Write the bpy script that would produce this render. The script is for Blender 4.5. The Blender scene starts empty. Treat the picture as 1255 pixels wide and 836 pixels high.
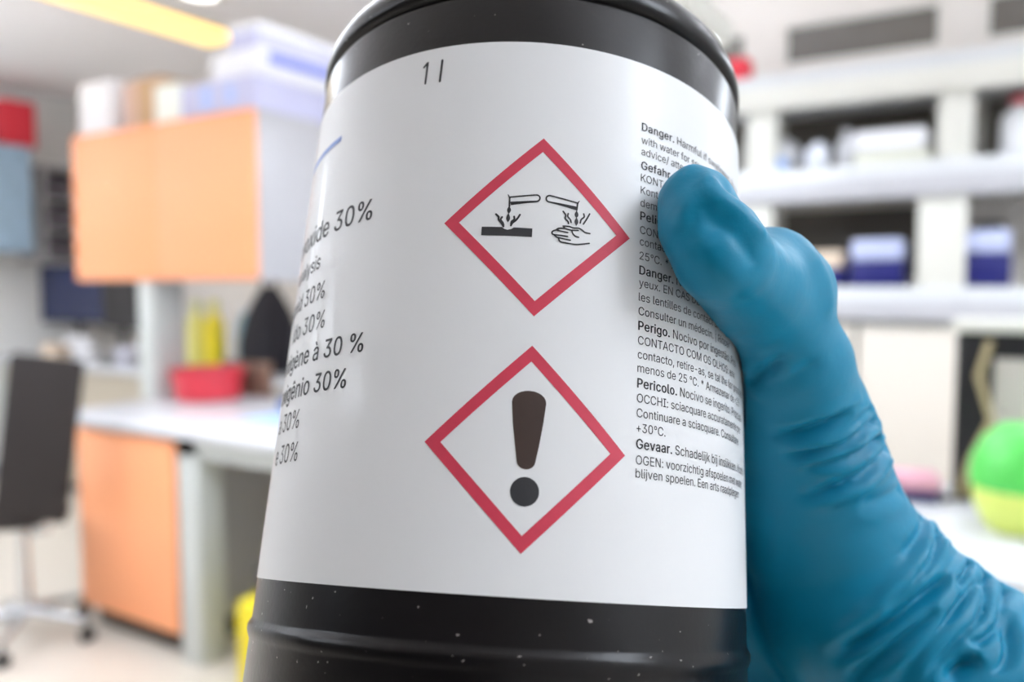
import bpy, bmesh, math, random
import numpy as np
from mathutils import Vector, Matrix
from mathutils.bvhtree import BVHTree
from mathutils.geometry import delaunay_2d_cdt
random.seed(3)
SC = bpy.context.scene
COL = SC.collection

# ------------------------------------------------------------------ camera
PITCH = -0.0679
_f = Vector((-0.522, 0.853, 0)).normalized()
FWD = (_f*math.cos(PITCH) + Vector((0, 0, math.sin(PITCH)))).normalized()
RGT = Vector((_f.y, -_f.x, 0))
UPV = RGT.cross(FWD)
CAMLOC = Vector((0, 0, 1.38))
CM = Matrix((RGT, UPV, -FWD)).transposed().to_4x4()
CM.translation = CAMLOC
cam = bpy.data.cameras.new('camera')
camo = bpy.data.objects.new('camera', cam)
COL.objects.link(camo)
camo.matrix_world = CM
cam.sensor_width = 36
cam.lens = 36*1000/1255
cam.clip_start = 0.01
cam.dof.use_dof = True
cam.dof.focus_distance = 0.122
cam.dof.aperture_fstop = 11.0
SC.camera = camo

# ------------------------------------------------------------------ light
w = bpy.data.worlds.new('world'); SC.world = w; w.use_nodes = True
w.node_tree.nodes['Background'].inputs[0].default_value = (0.9, 0.95, 1, 1)
w.node_tree.nodes['Background'].inputs[1].default_value = 0.6
SC.view_settings.view_transform = 'Standard'
SC.view_settings.look = 'None'
SC.view_settings.gamma = 1
SC.view_settings.use_curve_mapping = False
SC.view_settings.exposure = 0.3
PANEL_W = 11.0      # radiance of the hanging panels, added out of view for fill light
PANELS = [(1.25, .40, 'above the right shoulder of the viewer'), (-1.5, 1.1, 'in the middle of the room in front of the bench'), (-2.3, -1.4, 'behind the viewer on the left'),
          (-3.4, .8, 'over the swivel chair aisle'), (-5.2, 1.3, 'nearest the far left wall'), (-5.2, -.1, 'second from the far left wall'), (-3.4, -.6, 'second over the swivel chair aisle'),
          (-1.45, 2.55, 'in front of the windows behind the bottle'), (.75, 2.4, 'over the right end of the shelving')]

# ------------------------------------------------------------------ helpers
def lin(c):
    return tuple(((v/255)/12.92 if v/255 <= .04045 else ((v/255+.055)/1.055)**2.4) for v in c)
MATS = {}
def mat(name, col, rough=.5, bump=0, scale=40, metal=0, var=0, emit=0, coat=0, spec=.5, alpha=1, trans=0):
    if name in MATS: return MATS[name]
    m = bpy.data.materials.new(name); m.use_nodes = True
    nt = m.node_tree; b = nt.nodes['Principled BSDF']
    c = lin(col)+(1,)
    b.inputs['Base Color'].default_value = c
    b.inputs['Roughness'].default_value = rough
    b.inputs['Metallic'].default_value = metal
    b.inputs['Specular IOR Level'].default_value = spec
    b.inputs['Coat Weight'].default_value = coat
    b.inputs['Transmission Weight'].default_value = trans
    tc = nt.nodes.new('ShaderNodeTexCoord')
    nz = nt.nodes.new('ShaderNodeTexNoise'); nz.inputs['Scale'].default_value = scale
    nz.inputs['Detail'].default_value = 4
    nt.links.new(tc.outputs['Object'], nz.inputs['Vector'])
    if var:
        mx = nt.nodes.new('ShaderNodeMix'); mx.data_type = 'RGBA'
        mx.inputs[6].default_value = tuple(v*(1-var) for v in c[:3])+(1,)
        mx.inputs[7].default_value = tuple(min(1, v*(1+var)) for v in c[:3])+(1,)
        nt.links.new(nz.outputs['Fac'], mx.inputs[0])
        nt.links.new(mx.outputs[2], b.inputs['Base Color'])
    if bump:
        bp = nt.nodes.new('ShaderNodeBump'); bp.inputs['Strength'].default_value = .6
        bp.inputs['Distance'].default_value = bump
        nt.links.new(nz.outputs['Fac'], bp.inputs['Height'])
        nt.links.new(bp.outputs[0], b.inputs['Normal'])
    if emit:
        b.inputs['Emission Color'].default_value = c
        b.inputs['Emission Strength'].default_value = emit
    MATS[name] = m
    return m

def mesh_obj(name, bm, m, parent=None, smooth=True, loc=None):
    me = bpy.data.meshes.new(name)
    bmesh.ops.recalc_face_normals(bm, faces=bm.faces)
    bm.to_mesh(me); bm.free()
    if smooth:
        for p in me.polygons: p.use_smooth = True
        me.set_sharp_from_angle(angle=math.radians(40))
    for x in (m if isinstance(m, (list, tuple)) else [m]): me.materials.append(x)
    o = bpy.data.objects.new(name, me); COL.objects.link(o)
    if parent: o.parent = parent
    if loc is not None: o.location = loc
    return o
def tag(o, label=None, cat=None, group=None, kind=None):
    if label: o['label'] = label
    if cat: o['category'] = cat
    if group: o['group'] = group
    if kind: o['kind'] = kind
    return o
def thing(name, label, cat, loc=(0, 0, 0), rz=0, group=None):
    o = bpy.data.objects.new(name, None); COL.objects.link(o)
    o.empty_display_size = .05
    o.location = loc; o.rotation_euler = (0, 0, rz)
    return tag(o, label, cat, group)
def box(bm, x0, x1, y0, y1, z0, z1, bev=0.0, seg=2):
    r = bmesh.ops.create_cube(bm, size=1)
    vs = r['verts']
    bmesh.ops.scale(bm, vec=(x1-x0, y1-y0, z1-z0), verts=vs)
    bmesh.ops.translate(bm, vec=((x0+x1)/2, (y0+y1)/2, (z0+z1)/2), verts=vs)
    if bev:
        es = list({e for v in vs for e in v.link_edges})
        bmesh.ops.bevel(bm, geom=es, offset=bev, segments=seg, affect='EDGES', profile=.5)
def bx(*a, **k):
    bm = bmesh.new(); box(bm, *a, **k); return bm
def lathe(bm, prof, n=48, c=(0, 0, 0), capends=True):
    rings = []
    for r, z in prof:
        if r < 1e-6:
            rings.append([bm.verts.new((c[0], c[1], c[2]+z))])
        else:
            rings.append([bm.verts.new((c[0]+r*math.cos(2*math.pi*i/n), c[1]+r*math.sin(2*math.pi*i/n), c[2]+z)) for i in range(n)])
    for a, b in zip(rings, rings[1:]):
        for i in range(n):
            j = (i+1) % n
            if len(a) == 1 and len(b) == 1: continue
            if len(a) == 1: bm.faces.new((a[0], b[i], b[j]))
            elif len(b) == 1: bm.faces.new((a[i], a[j], b[0]))
            else: bm.faces.new((a[i], a[j], b[j], b[i]))
    if capends:
        if len(rings[0]) > 1: bm.faces.new(rings[0][::-1])
        if len(rings[-1]) > 1: bm.faces.new(rings[-1])
def lt(prof, n=48, **k):
    bm = bmesh.new(); lathe(bm, prof, n, **k); return bm
def tube(bm, pts, r, n=10):
    pts = [Vector(p) for p in pts]
    rs = r if isinstance(r, (list, tuple)) else [r]*len(pts)
    prev = None; ref = None
    for i, p in enumerate(pts):
        d = (pts[min(i+1, len(pts)-1)]-pts[max(i-1, 0)]).normalized()
        if ref is None: ref = d.orthogonal().normalized()
        ref = (ref-d*ref.dot(d)).normalized(); s = d.cross(ref)
        ring = [bm.verts.new(p+(ref*math.cos(2*math.pi*k/n)+s*math.sin(2*math.pi*k/n))*rs[i]) for k in range(n)]
        if prev:
            for k in range(n): bm.faces.new((prev[k], prev[(k+1) % n], ring[(k+1) % n], ring[k]))
        else: bm.faces.new(ring[::-1])
        prev = ring
    bm.faces.new(prev)
def tb(pts, r, n=10):
    bm = bmesh.new(); tube(bm, pts, r, n); return bm

# ------------------------------------------------------------------ materials
white_wall = mat('wall_paint', (240, 240, 238), .8, .001, 60)
ceil_m = mat('ceiling_paint', (245, 241, 240), .85, .001, 60)
floor_m = mat('floor_vinyl', (216, 207, 194), .35, .0003, 8, var=.05)
pier_m = mat('pier_paint', (232, 225, 217), .8, .001, 50)
frame_m = mat('painted_frame', (224, 223, 214), .4, .0003, 60)
shelf_m = mat('shelf_laminate', (214, 216, 217), .35, .0002, 60)
edge_m = mat('shelf_edge', (190, 190, 194), .35, .0002, 60)
pane_m = mat('dark_glass', (104, 98, 90), .25, 0, 5, var=.35)
orange_m = mat('orange_laminate', (255, 172, 122), .5, .0002, 50)
lgrey_m = mat('light_grey_laminate', (178, 177, 180), .4, .0002, 50)
panelgrey_m = mat('grey_green_laminate', (196, 200, 196), .4, .0002, 50)
worktop_m = mat('worktop_laminate', (214, 216, 219), .25, .0002, 50)
beige_m = mat('beige_board', (188, 178, 160), .6, .0004, 40)
dark_m = mat('dark_gap', (70, 60, 52), .7, .0003, 40)
chrome_m = mat('chrome', (205, 208, 212), .2, 0, 30, metal=1)
blackf_m = mat('black_upholstery', (42, 36, 35), .75, .0008, 300)
blackp_m = mat('black_plastic', (28, 28, 30), .4, .0002, 100)
screen_m = mat('navy_screen', (38, 46, 78), .2, 0, 4, var=.3, emit=.25)
white_p = mat('white_card', (243, 243, 246), .6, .0003, 80)
lav_m = mat('lavender_card', (200, 200, 228), .6, .0003, 80)
blue_m = mat('blue_print', (128, 140, 222), .6, .0003, 80)
pblue_m = mat('pale_blue_print', (180, 200, 246), .6, .0003, 80)
brown_m = mat('brown_card', (205, 168, 128), .7, .0005, 80)
red_m = mat('red_plastic', (214, 48, 66), .35, .0003, 60, coat=.3)
redbox_m = mat('red_card', (232, 52, 70), .5, .0003, 60)
yellow_m = mat('yellow_plastic', (236, 216, 40), .4, .0003, 60)
paleyellow_m = mat('pale_yellow_plastic', (226, 220, 130), .4, .0003, 60)
navy_m = mat('navy_plastic', (26, 30, 104), .4, .0003, 60)
lilac_m = mat('lilac_plastic', (192, 200, 232), .4, .0003, 60)
tan_m = mat('tan_card', (226, 206, 184), .6, .0003, 60)
curtain_m = mat('pale_blue_blind', (170, 198, 222), .6, .0005, 14, var=.25)
green_m = mat('green_plastic', (96, 214, 96), .35, .0003, 60)
lime_m = mat('lime_plastic', (226, 240, 120), .35, .0003, 60)
pink_m = mat('pink_card', (226, 168, 184), .6, .0003, 60)
dgreen_m = mat('dark_green_plastic', (60, 96, 84), .5, .0003, 60)
bluecloth_m = mat('blue_cloth', (70, 110, 180), .8, .0008, 200)
palebluecloth_m = mat('pale_blue_paper', (158, 190, 240), .8, .0005, 100)
added_lamp_m = mat('added_panel_diffuser', (236, 244, 255), .5, emit=PANEL_W)
warm_m = mat('warm_diffuser', (255, 214, 124), .5, emit=1.3)

# ------------------------------------------------------------------ room shell
def struct(name, bm, m, parent=None):
    o = mesh_obj(name, bm, m, parent)
    if not parent: o['kind'] = 'structure'
    return o
XL, XR, YB, YF, H = -6.2, 1.9, 3.7, -3.2, 2.8
struct('floor', bx(XL-.1, XR+.1, YF-.1, YB+.4, -.1, 0), floor_m)
struct('ceiling', bx(XL-.1, XR+.1, YF-.1, YB+.4, H, H+.1), ceil_m)
struct('wall_left', bx(XL-.1, XL, YF, YB+.1, 0, H), white_wall)
struct('wall_right', bx(XR, XR+.1, YF, YB+.1, 0, H), white_wall)
struct('wall_front', bx(XL, XR, YF-.1, YF, 0, H), mat('darkened_front_wall', (86, 82, 80), .8, .001, 60))  # unseen wall, toned dark to cut its reflection and fill light
# back wall with window openings, built as strips and piers around them
BAYS = [(-1.62, -1.05), (-0.88, -0.28), (-0.12, 0.48)]
wb = bmesh.new()
box(wb, XL, BAYS[0][0], YB, YB+.12, 0, H)
box(wb, BAYS[0][0], XR, YB, YB+.12, 2.50, H)
box(wb, BAYS[0][0], XR, YB, YB+.12, 0, 1.40)
for a, b in ((BAYS[0][1], BAYS[1][0]), (BAYS[1][1], BAYS[2][0]), (BAYS[2][1], XR)):
    box(wb, a, b, YB, YB+.12, 1.40, 2.50)
for a, b in BAYS:
    box(wb, a, b, YB, YB+.12, 2.25, 2.33)
    box(wb, a, b, YB, YB+.12, 1.715, 1.84)
box(wb, BAYS[2][0], BAYS[2][1], YB, YB+.12, 1.40, 1.715)
struct('wall_back', wb, pier_m)
wn = 0
for a, b in BAYS:
    for z0, z1 in ((2.33, 2.50), (1.84, 2.25), (1.40, 1.715)):
        if a > -.2 and z0 < 1.5: continue
        wn += 1
        r = bpy.data.objects.new('window_%d' % wn, None); COL.objects.link(r)
        r.location = ((a+b)/2, YB+.06, z0); r['kind'] = 'structure'
        hw = (b-a)/2; hh = z1-z0
        bm = bmesh.new()
        for q in ((-hw, -hw+.012, -.05, -.02, 0, hh), (hw-.012, hw, -.05, -.02, 0, hh), (-hw+.012, hw-.012, -.05, -.02, 0, .012), (-hw+.012, hw-.012, -.05, -.02, hh-.012, hh)):
            box(bm, *q)
        mesh_obj('window_frame', bm, frame_m, r)
        mesh_obj('pane', bx(-hw+.012, hw-.012, -.044, -.038, .012, hh-.012), pane_m, r)
struct('baseboard_left', bx(XL, XL+.015, YF, YB, 0, .1), lgrey_m)
struct('baseboard_back', bx(XL+.015, XR, YB-.015, YB, 0, .1), lgrey_m)

def added_pendant(x, y, label):  # added lamps, none in view, placed to brighten room and ceiling
    t = thing('added_panel_light', label, 'ceiling light', (x, y, H))
    for sx in (-.5, .5): mesh_obj('rod', tb([(sx, 0, -.54), (sx, 0, 0)], .006, 8), frame_m, t)
    bm = bmesh.new()
    for q in ((-.62, -.585, -.22, .22), (.585, .62, -.22, .22), (-.585, .585, -.22, -.185), (-.585, .585, .185, .22)):
        box(bm, q[0], q[1], q[2], q[3], -.62, -.54)
    mesh_obj('frame', bm, frame_m, t)
    mesh_obj('diffuser', bx(-.585, .585, -.185, .185, -.61, -.55), added_lamp_m, t)
for x, y, n_ in PANELS: added_pendant(x, y, 'added unseen white panel light '+n_)
t = thing('downlight', 'round white recessed lamp in the ceiling above the stacked boxes', 'ceiling light', (-3.40, 2.66, H))
mesh_obj('rim', lt([(.085, -.012), (.13, -.012), (.135, 0), (.085, 0)], 40, capends=False), frame_m, t)
mesh_obj('diffuser', lt([(0, -.012), (.085, -.012), (.085, 0), (0, 0)], 40, capends=False), mat('downlight_diffuser', (255, 252, 246), .5, emit=4), t)
t = thing('strip_light', 'long warm yellow strip light along the ceiling over the wall cabinet', 'ceiling light', (-3.86, 2.6, H))
mesh_obj('housing', bx(-.17, .17, -.9, .62, -.03, 0, bev=.008), frame_m, t)
mesh_obj('diffuser', bx(-.14, .14, -.87, .59, -.045, -.03, bev=.006), warm_m, t)

# ------------------------------------------------------------------ left island: bench, cabinets
t = thing('wall_cabinet', 'orange fronted overhead cabinet raised on a post above the white bench', 'cabinet', (-3.18, 2.24, 1.40))
mesh_obj('body', bx(-.62, .62, .02, .38, 0, .68, bev=.003), lgrey_m, t)
for i in range(2):
    d = mesh_obj('door', bx(-.618+i*.619, -.001+i*.619, -.002, .019, .004, .676, bev=.003), orange_m, t)
mesh_obj('post', bx(-.18, -.07, .02, .18, -.53, 0, bev=.003), panelgrey_m, t)
t = thing('base_cabinet', 'low cabinet with an orange door under the left end of the bench', 'cabinet', (-2.88, 1.85, 0))
mesh_obj('body', bx(-.30, .31, .02, .60, .09, .83, bev=.003), lgrey_m, t)
mesh_obj('door', bx(-.298, .308, 0, .019, .095, .815, bev=.003), orange_m, t)
mesh_obj('plinth', bx(-.28, .29, .06, .58, 0, .09), dark_m, t)
t = thing('lab_bench', 'white topped laboratory bench with grey leg beside the orange base cabinet', 'bench', (-2.4, 1.83, 0))
mesh_obj('worktop', bx(-.88, 1.1, 0, .76, .832, .87, bev=.008, seg=3), worktop_m, t)
mesh_obj('apron', bx(-.16, 1.08, .03, .05, .77, .832), panelgrey_m, t)
mesh_obj('leg', bx(-.165, -.05, .03, .14, 0, .832, bev=.004), panelgrey_m, t)
mesh_obj('leg', bx(.95, 1.06, .03, .14, 0, .832, bev=.004), panelgrey_m, t)
mesh_obj('back_panel', bx(-.16, 1.08, .60, .62, .02, .832), beige_m, t)

# boxes on top of the wall cabinet
def carton(name, label, x0, x1, y0, y1, z0, h, m, stripe=None, group='boxes on top of the orange wall cabinet', lid=None):
    t = thing(name, label, 'box', ((x0+x1)/2, (y0+y1)/2, z0), 0, group)
    a, b = (x1-x0)/2, (y1-y0)/2
    hh = h*.72 if lid else h
    mesh_obj('body', bx(-a, a, -b, b, 0, hh, bev=.004), m, t)
    if lid: mesh_obj('lid', bx(-a-.004, a+.004, -b-.004, b+.004, hh, h, bev=.004), lid, t)
    if stripe:
        for q in stripe:
            mesh_obj('printed_band', bx(*q[:6]), q[6], t)
    return t
ZT = 2.08
carton('cardboard_box', 'plain white carton at the left end of the orange cabinet top', -3.78, -3.53, 2.27, 2.52, ZT, .24, white_p)
carton('cardboard_box', 'pinkish brown carton next to the white carton on the cabinet', -3.52, -3.40, 2.32, 2.55, ZT, .22, mat('pink_brown_card', (228, 196, 180), .7, .0005, 80))
carton('cardboard_box', 'plain brown carton in the middle of the cabinet top', -3.39, -3.21, 2.30, 2.55, ZT, .22, brown_m)
carton('cardboard_box', 'small bright white carton between brown carton and lavender box', -3.20, -3.03, 2.26, 2.42, ZT, .16, mat('greenish_white_card', (246, 250, 240), .6, .0003, 80))
carton('cardboard_box', 'lavender box with blue squares at the bottom of the stack', -3.01, -2.56, 2.25, 2.78, ZT, .13, lav_m,
       [(-.09, -.03, -.2675, -.265, .02, .11, pblue_m), (.06, .11, -.2675, -.265, .03, .10, pblue_m)])
carton('cardboard_box', 'white box with a blue side band in the middle of the stack', -2.84, -2.555, 2.27, 2.95, ZT+.13, .11, white_p,
       [(.1425, .145, -.29, .29, .055, .10, blue_m)])
carton('cardboard_box', 'pale lavender box with white lid topping the stack', -2.74, -2.57, 2.28, 2.85, ZT+.24, .10, lav_m, lid=white_p)

# things on the left bench
t = thing('plastic_basin', 'round red plastic basin standing on the white bench', 'basin', (-3.07, 2.40, .87))
mesh_obj('bowl', lt([(0, 0), (.125, 0), (.14, .012), (.152, .10), (.158, .125), (.165, .13), (.165, .14), (.150, .138), (.145, .12), (.13, .018), (0, .012)], 48, capends=False), red_m, t)
t = thing('brown_slab', 'brown low rack lying behind the red basin', 'slab', (-3.05, 2.60, .87))  # plain brown slab behind the basin
mesh_obj('frame', bx(-.16, .16, -.02, .015, .0, .155, bev=.004), mat('brown_board', (128, 100, 84), .6, .0005, 60), t)
o = mesh_obj('folded_cloth', bx(-.10, .10, -.06, .06, 0, .05, bev=.02, seg=3), bluecloth_m, loc=(-2.45, 2.38, .87)); tag(o, 'crumpled dark blue cloth on the bench right of the red basin', 'cloth')
o = mesh_obj('paper_sheet', bx(-.13, .10, -.10, .10, 0, .004, bev=.0015), palebluecloth_m, loc=(-2.35, 2.16, .87)); tag(o, 'pale blue sheet of paper lying in front of the blue cloth', 'paper')

# yellow bin on the floor under the bench
t = thing('waste_bin', 'yellow bin with a dark round lid under the bench', 'bin', (-2.06, 1.98, 0), .2)
mesh_obj('body', bx(-.17, .17, -.15, .15, 0, .32, bev=.02, seg=3), yellow_m, t)
mesh_obj('lid', lt([(0, .36), (.06, .36), (.085, .345), (.09, .30), (.075, .27), (0, .27)][::-1], 32, c=(-.09, 0, .05), capends=False), mat('dark_grey_plastic', (72, 70, 72), .4), t)

# stool / swivel chair at far left
t = thing('swivel_chair', 'black backed swivel chair on chrome casters left of the bench', 'chair', (-3.24, 1.66, 0), 0)
cx, cy = 0, 0
bm = bmesh.new(); box(bm, -.125, .125, -.02, .02, -.30, .30, bev=.018, seg=3)
bmesh.ops.rotate(bm, cent=(0, 0, 0), matrix=Matrix.Rotation(math.radians(8), 3, 'Y'), verts=bm.verts)
bmesh.ops.rotate(bm, cent=(0, 0, 0), matrix=Matrix.Rotation(math.radians(40), 3, 'Z'), verts=bm.verts)
bmesh.ops.translate(bm, vec=(.27, -.07, .83), verts=bm.verts)
mesh_obj('backrest', bm, blackf_m, t)
mesh_obj('seat', lt([(0, .47), (.14, .47), (.165, .485), (.165, .515), (.14, .53), (0, .535)], 40, c=(cx, cy, 0), capends=False), blackf_m, t)
mesh_obj('gas_column', tb([(cx, cy, .10), (cx, cy, .30), (cx, cy, .47)], [.03, .022, .018], 16), chrome_m, t)
mesh_obj('back_bar', tb([(cx, cy, .46), (cx+.12, cy-.03, .45), (.24, -.04, .48), (.265, -.045, .60)], .011, 10), chrome_m, t)
mesh_obj('armrest', tb([(.16*math.cos(a)-.01, -.20, .62+.085*math.sin(a)) for a in [i*math.pi/8 for i in range(16)]]+[(.15, -.20, .62)], .012, 10), chrome_m, t)
for k in range(5):
    a = 2*math.pi*k/5+.45
    ex, ey = cx+.25*math.cos(a), cy+.25*math.sin(a)
    lg = mesh_obj('leg', tb([(cx, cy, .12), (cx+.12*math.cos(a), cy+.12*math.sin(a), .105), (ex, ey, .085)], [.022, .018, .013], 10), chrome_m, t)
    bm = bmesh.new()
    for s in (-1, 1):
        q = bmesh.new(); lathe(q, [(0, -.009), (.022, -.009), (.026, -.005), (.026, .005), (.022, .009), (0, .009)], 20, capends=False)
        bmesh.ops.rotate(q, cent=(0, 0, 0), matrix=Matrix.Rotation(math.pi/2, 3, 'X'), verts=q.verts)
        bmesh.ops.translate(q, vec=(ex, ey+s*.014, .0262), verts=q.verts)
        me = bpy.data.meshes.new('tmp'); q.to_mesh(me); q.free(); bm.from_mesh(me); bpy.data.meshes.remove(me)
    tube(bm, [(ex, ey, .026), (ex, ey, .088)], .007, 8)
    mesh_obj('caster', bm, blackp_m, lg)

# ------------------------------------------------------------------ far left: back bench, monitors
t = thing('rear_bench', 'long white bench against the back wall carrying the monitors', 'bench', (-4.1, 3.35, 0))
mesh_obj('worktop', bx(-2.09, 2.0, -.35, .33, .83, .87, bev=.005), worktop_m, t)
mesh_obj('front_panel', bx(-2.09, 2.0, -.31, -.29, .08, .83), beige_m, t)
for i in range(3): mesh_obj('leg', bx(-2.05+i*1.98, -1.98+i*1.98, -.33, -.26, 0, .83), panelgrey_m, t)
def monitor(x, y, rz, w_, z0, z1, m, label):
    t = thing('monitor', label, 'monitor', (x, y, .87), rz, 'computer monitors on the rear bench')
    mesh_obj('housing', bx(-w_/2, w_/2, 0, .04, z0, z1, bev=.006), blackp_m, t)
    mesh_obj('screen', bx(-w_/2+.015, w_/2-.015, -.003, 0, z0+.02, z1-.015), m, t)
    mesh_obj('stand', bx(-.03, .03, .01, .035, .012, z0+.04, bev=.004), blackp_m, t)
    mesh_obj('foot', bx(-.11, .11, -.07, .09, 0, .012, bev=.004), blackp_m, t)
monitor(-5.72, 3.36, .1, .78, .24, .66, screen_m, 'wide monitor with dark navy screen on the rear bench')
monitor(-5.02, 3.24, .05, .36, .22, .60, mat('black_screen', (30, 26, 30), .2, 0, 4), 'narrow monitor with black screen beside the cabinet post')
def heap(name, label, x, y, rx, ry, h, m, cat, seed):
    rnd = random.Random(seed); bm = bmesh.new()
    for k in range(9):
        a = rnd.uniform(0, 3.1)
        q = bmesh.new(); box(q, -rx*.45, rx*.45, -ry*.4, ry*.4, 0, h*.12, bev=.004)
        bmesh.ops.rotate(q, cent=(0, 0, 0), matrix=Matrix.Rotation(a, 3, 'Z') @ Matrix.Rotation(rnd.uniform(-.1, .1), 3, 'X'), verts=q.verts)
        bmesh.ops.translate(q, vec=(rnd.uniform(-.3, .3)*rx, rnd.uniform(-.2, .2)*ry, h*.11*k+.012), verts=q.verts)
        me = bpy.data.meshes.new('tmp'); q.to_mesh(me); q.free(); bm.from_mesh(me); bpy.data.meshes.remove(me)
    zmin = min(v.co.z for v in bm.verts)
    bmesh.ops.translate(bm, vec=(0, 0, -zmin), verts=bm.verts)
    return tag(mesh_obj(name, bm, m, loc=(x, y, .87)), label, cat)
heap('paper_heap', 'loose heap of white papers in front of the navy monitor', -5.20, 3.09, .17, .06, .18, white_p, 'papers', 1)
heap('paper_heap', 'smaller pile of pale papers right of the black monitor', -4.75, 3.10, .14, .07, .12, mat('pale_paper', (226, 226, 238), .7), 'papers', 5)
o = mesh_obj('cardboard_box', bx(-.07, .07, -.06, .06, 0, .12, bev=.004), tan_m, loc=(-5.50, 3.08, .87)); tag(o, 'little tan box at the left foot of the navy monitor', 'box')
# yellow bottles, blue bottle, black bag on the rear bench, seen under the wall cabinet
def bottle_small(x, y, z, r, h, m, cm, label, group=None, cat='bottle', name='reagent_bottle'):
    t = thing(name, label, cat, (x, y, z), 0, group)
    mesh_obj('body', lt([(0, 0), (r*.9, 0), (r, h*.04), (r, h*.62), (r*.85, h*.72), (r*.42, h*.80), (r*.40, h*.86), (0, h*.86)], 28, capends=False), m, t)
    mesh_obj('cap', lt([(0, h*.86), (r*.48, h*.86), (r*.5, h*.88), (r*.5, h*.98), (r*.44, h), (0, h)], 24, capends=False), cm, t)
    return t
bottle_small(-4.25, 3.25, .87, .062, .42, paleyellow_m, mat('pale_cap', (210, 212, 160), .4), 'pale yellow bottle left of the dark gap under the cabinet', 'yellow bottles on the rear bench')
bottle_small(-4.09, 3.25, .87, .062, .42, yellow_m, mat('yellow_cap', (220, 214, 120), .4), 'yellow bottle next to the pale blue bottle', 'yellow bottles on the rear bench')
bottle_small(-4.00, 3.40, .87, .05, .40, mat('pale_blue_plastic', (160, 196, 214), .4), white_p, 'slim pale blue bottle right of the yellow bottles')
bm = bmesh.new()
lathe(bm, [(0, 0), (.20, 0), (.22, .03), (.20, .26), (.12, .42), (.05, .50), (0, .51)], 8, capends=False)
bmesh.ops.scale(bm, vec=(1, .55, 1), verts=bm.verts)
bmesh.ops.subdivide_edges(bm, edges=bm.edges, cuts=2, smooth=.6, use_grid_fill=True)
t = thing('carry_bag', 'black bag with peaked top on the rear bench', 'bag', (-3.70, 3.33, .87))
mesh_obj('body', bm, mat('black_fabric', (30, 28, 36), .8, .001, 200), t)
mesh_obj('strap', tb([(-.06, 0, .47), (-.05, 0, .56), (0, 0, .59), (.05, 0, .56), (.06, 0, .47)], .01, 8), blackp_m, t)
# far left hung cabinet with pale blue front, open shelf, red box
t = thing('glass_cabinet', 'hung cabinet with pale blue front at the far left wall', 'cabinet', (-6.2, 2.88, 1.60))
mesh_obj('body', bx(.003, .35, -.42, .28, 0, .74, bev=.004), lgrey_m, t)
mesh_obj('door', bx(.35, .37, -.41, .26, .01, .73, bev=.004), curtain_m, t)
t = thing('open_shelf', 'narrow open shelf holding dark binders beside the pale blue cabinet', 'shelf', (-6.2, 3.37, 1.55))
bm = bmesh.new()
box(bm, .003, .34, -.14, -.12, 0, .68); box(bm, .003, .34, .115, .135, 0, .68); box(bm, .003, .02, -.12, .115, 0, .68)
mesh_obj('frame', bm, lgrey_m, t)
for k in range(4): mesh_obj('shelf_board', bx(.02, .34, -.12, .115, .0+k*.22, .015+k*.22), lgrey_m, t)
for k in range(3):
    for j in range(4):
        o = mesh_obj('binder', bx(0, .28, -.024, .024, .001, .15, bev=.003), mat('binder_card', (88, 82, 90), .6), loc=(-6.2+.035, 3.37-.09+j*.056, 1.565+k*.22))
        tag(o, 'dark grey binder standing in the narrow open wall shelf', 'binder', 'dark binders in the open shelf')
o = mesh_obj('storage_box', bx(-.12, .12, -.10, .115, 0, .31, bev=.01), redbox_m, loc=(-6.0, 3.10, 2.342)); tag(o, 'bright red box on top of the pale blue cabinet', 'box')

# ------------------------------------------------------------------ right: shelving, cupboards
t = thing('wall_shelving', 'white open shelving in front of the dark windows', 'shelving', (-.4, 3.28, 0))
for k, (z0, z1) in enumerate(((2.06, 2.20), (1.70, 1.83), (1.25, 1.375))):
    mesh_obj('shelf_board', bx(-1.2, 2.0, .012, .36, z0+.02, z1, bev=.004), shelf_m, t)
    mesh_obj('edge_strip', bx(-1.2, 2.0, 0, .012, z0, z1-.05, bev=.002), edge_m if k else frame_m, t)
for x in (-.52, .155, .93, 1.7):
    for z0, z1 in ((1.83, 2.08), (1.375, 1.72)):
        dx = 0 if z0 > 1.5 else -.055
        mesh_obj('post', bx(x+dx, x+(.11 if z0 > 1.5 else .10), .02, .12, z0, z1, bev=.003), frame_m, t)
mesh_obj('side_panel', bx(-1.2, -1.16, .01, .36, .0, 2.06), frame_m, t)
mesh_obj('side_panel', bx(1.96, 2.0, .01, .36, .0, 2.06), frame_m, t)
for i in range(3):
    x0 = -1.15+i*.66
    t = thing('base_cupboard', ('cream', 'cream', 'cream')[i]+' cupboard under the shelving, '+('left end behind the bottle', 'middle one with small brown knob', 'right one behind the black instrument')[i], 'cupboard', (x0, 3.30, 0), 0, 'cream cupboards under the shelving')
    mesh_obj('body', bx(0, .65, .02, .34, 0, 1.24, bev=.003), frame_m, t)
    d = mesh_obj('door', bx(.004, .646, 0, .019, .05, 1.22, bev=.004), mat('cream_door', (224, 216, 204), .45), t)
    mesh_obj('knob', lt([(0, 0), (.008, 0), (.010, .012), (.02, .02), (.022, .03), (.012, .036), (0, .036)], 20, capends=False), mat('tan_knob', (170, 140, 120), .4), d)
    k = d.children[0]; k.rotation_euler = (math.pi/2, 0, 0); k.location = (.56, 0, 1.05)
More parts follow.
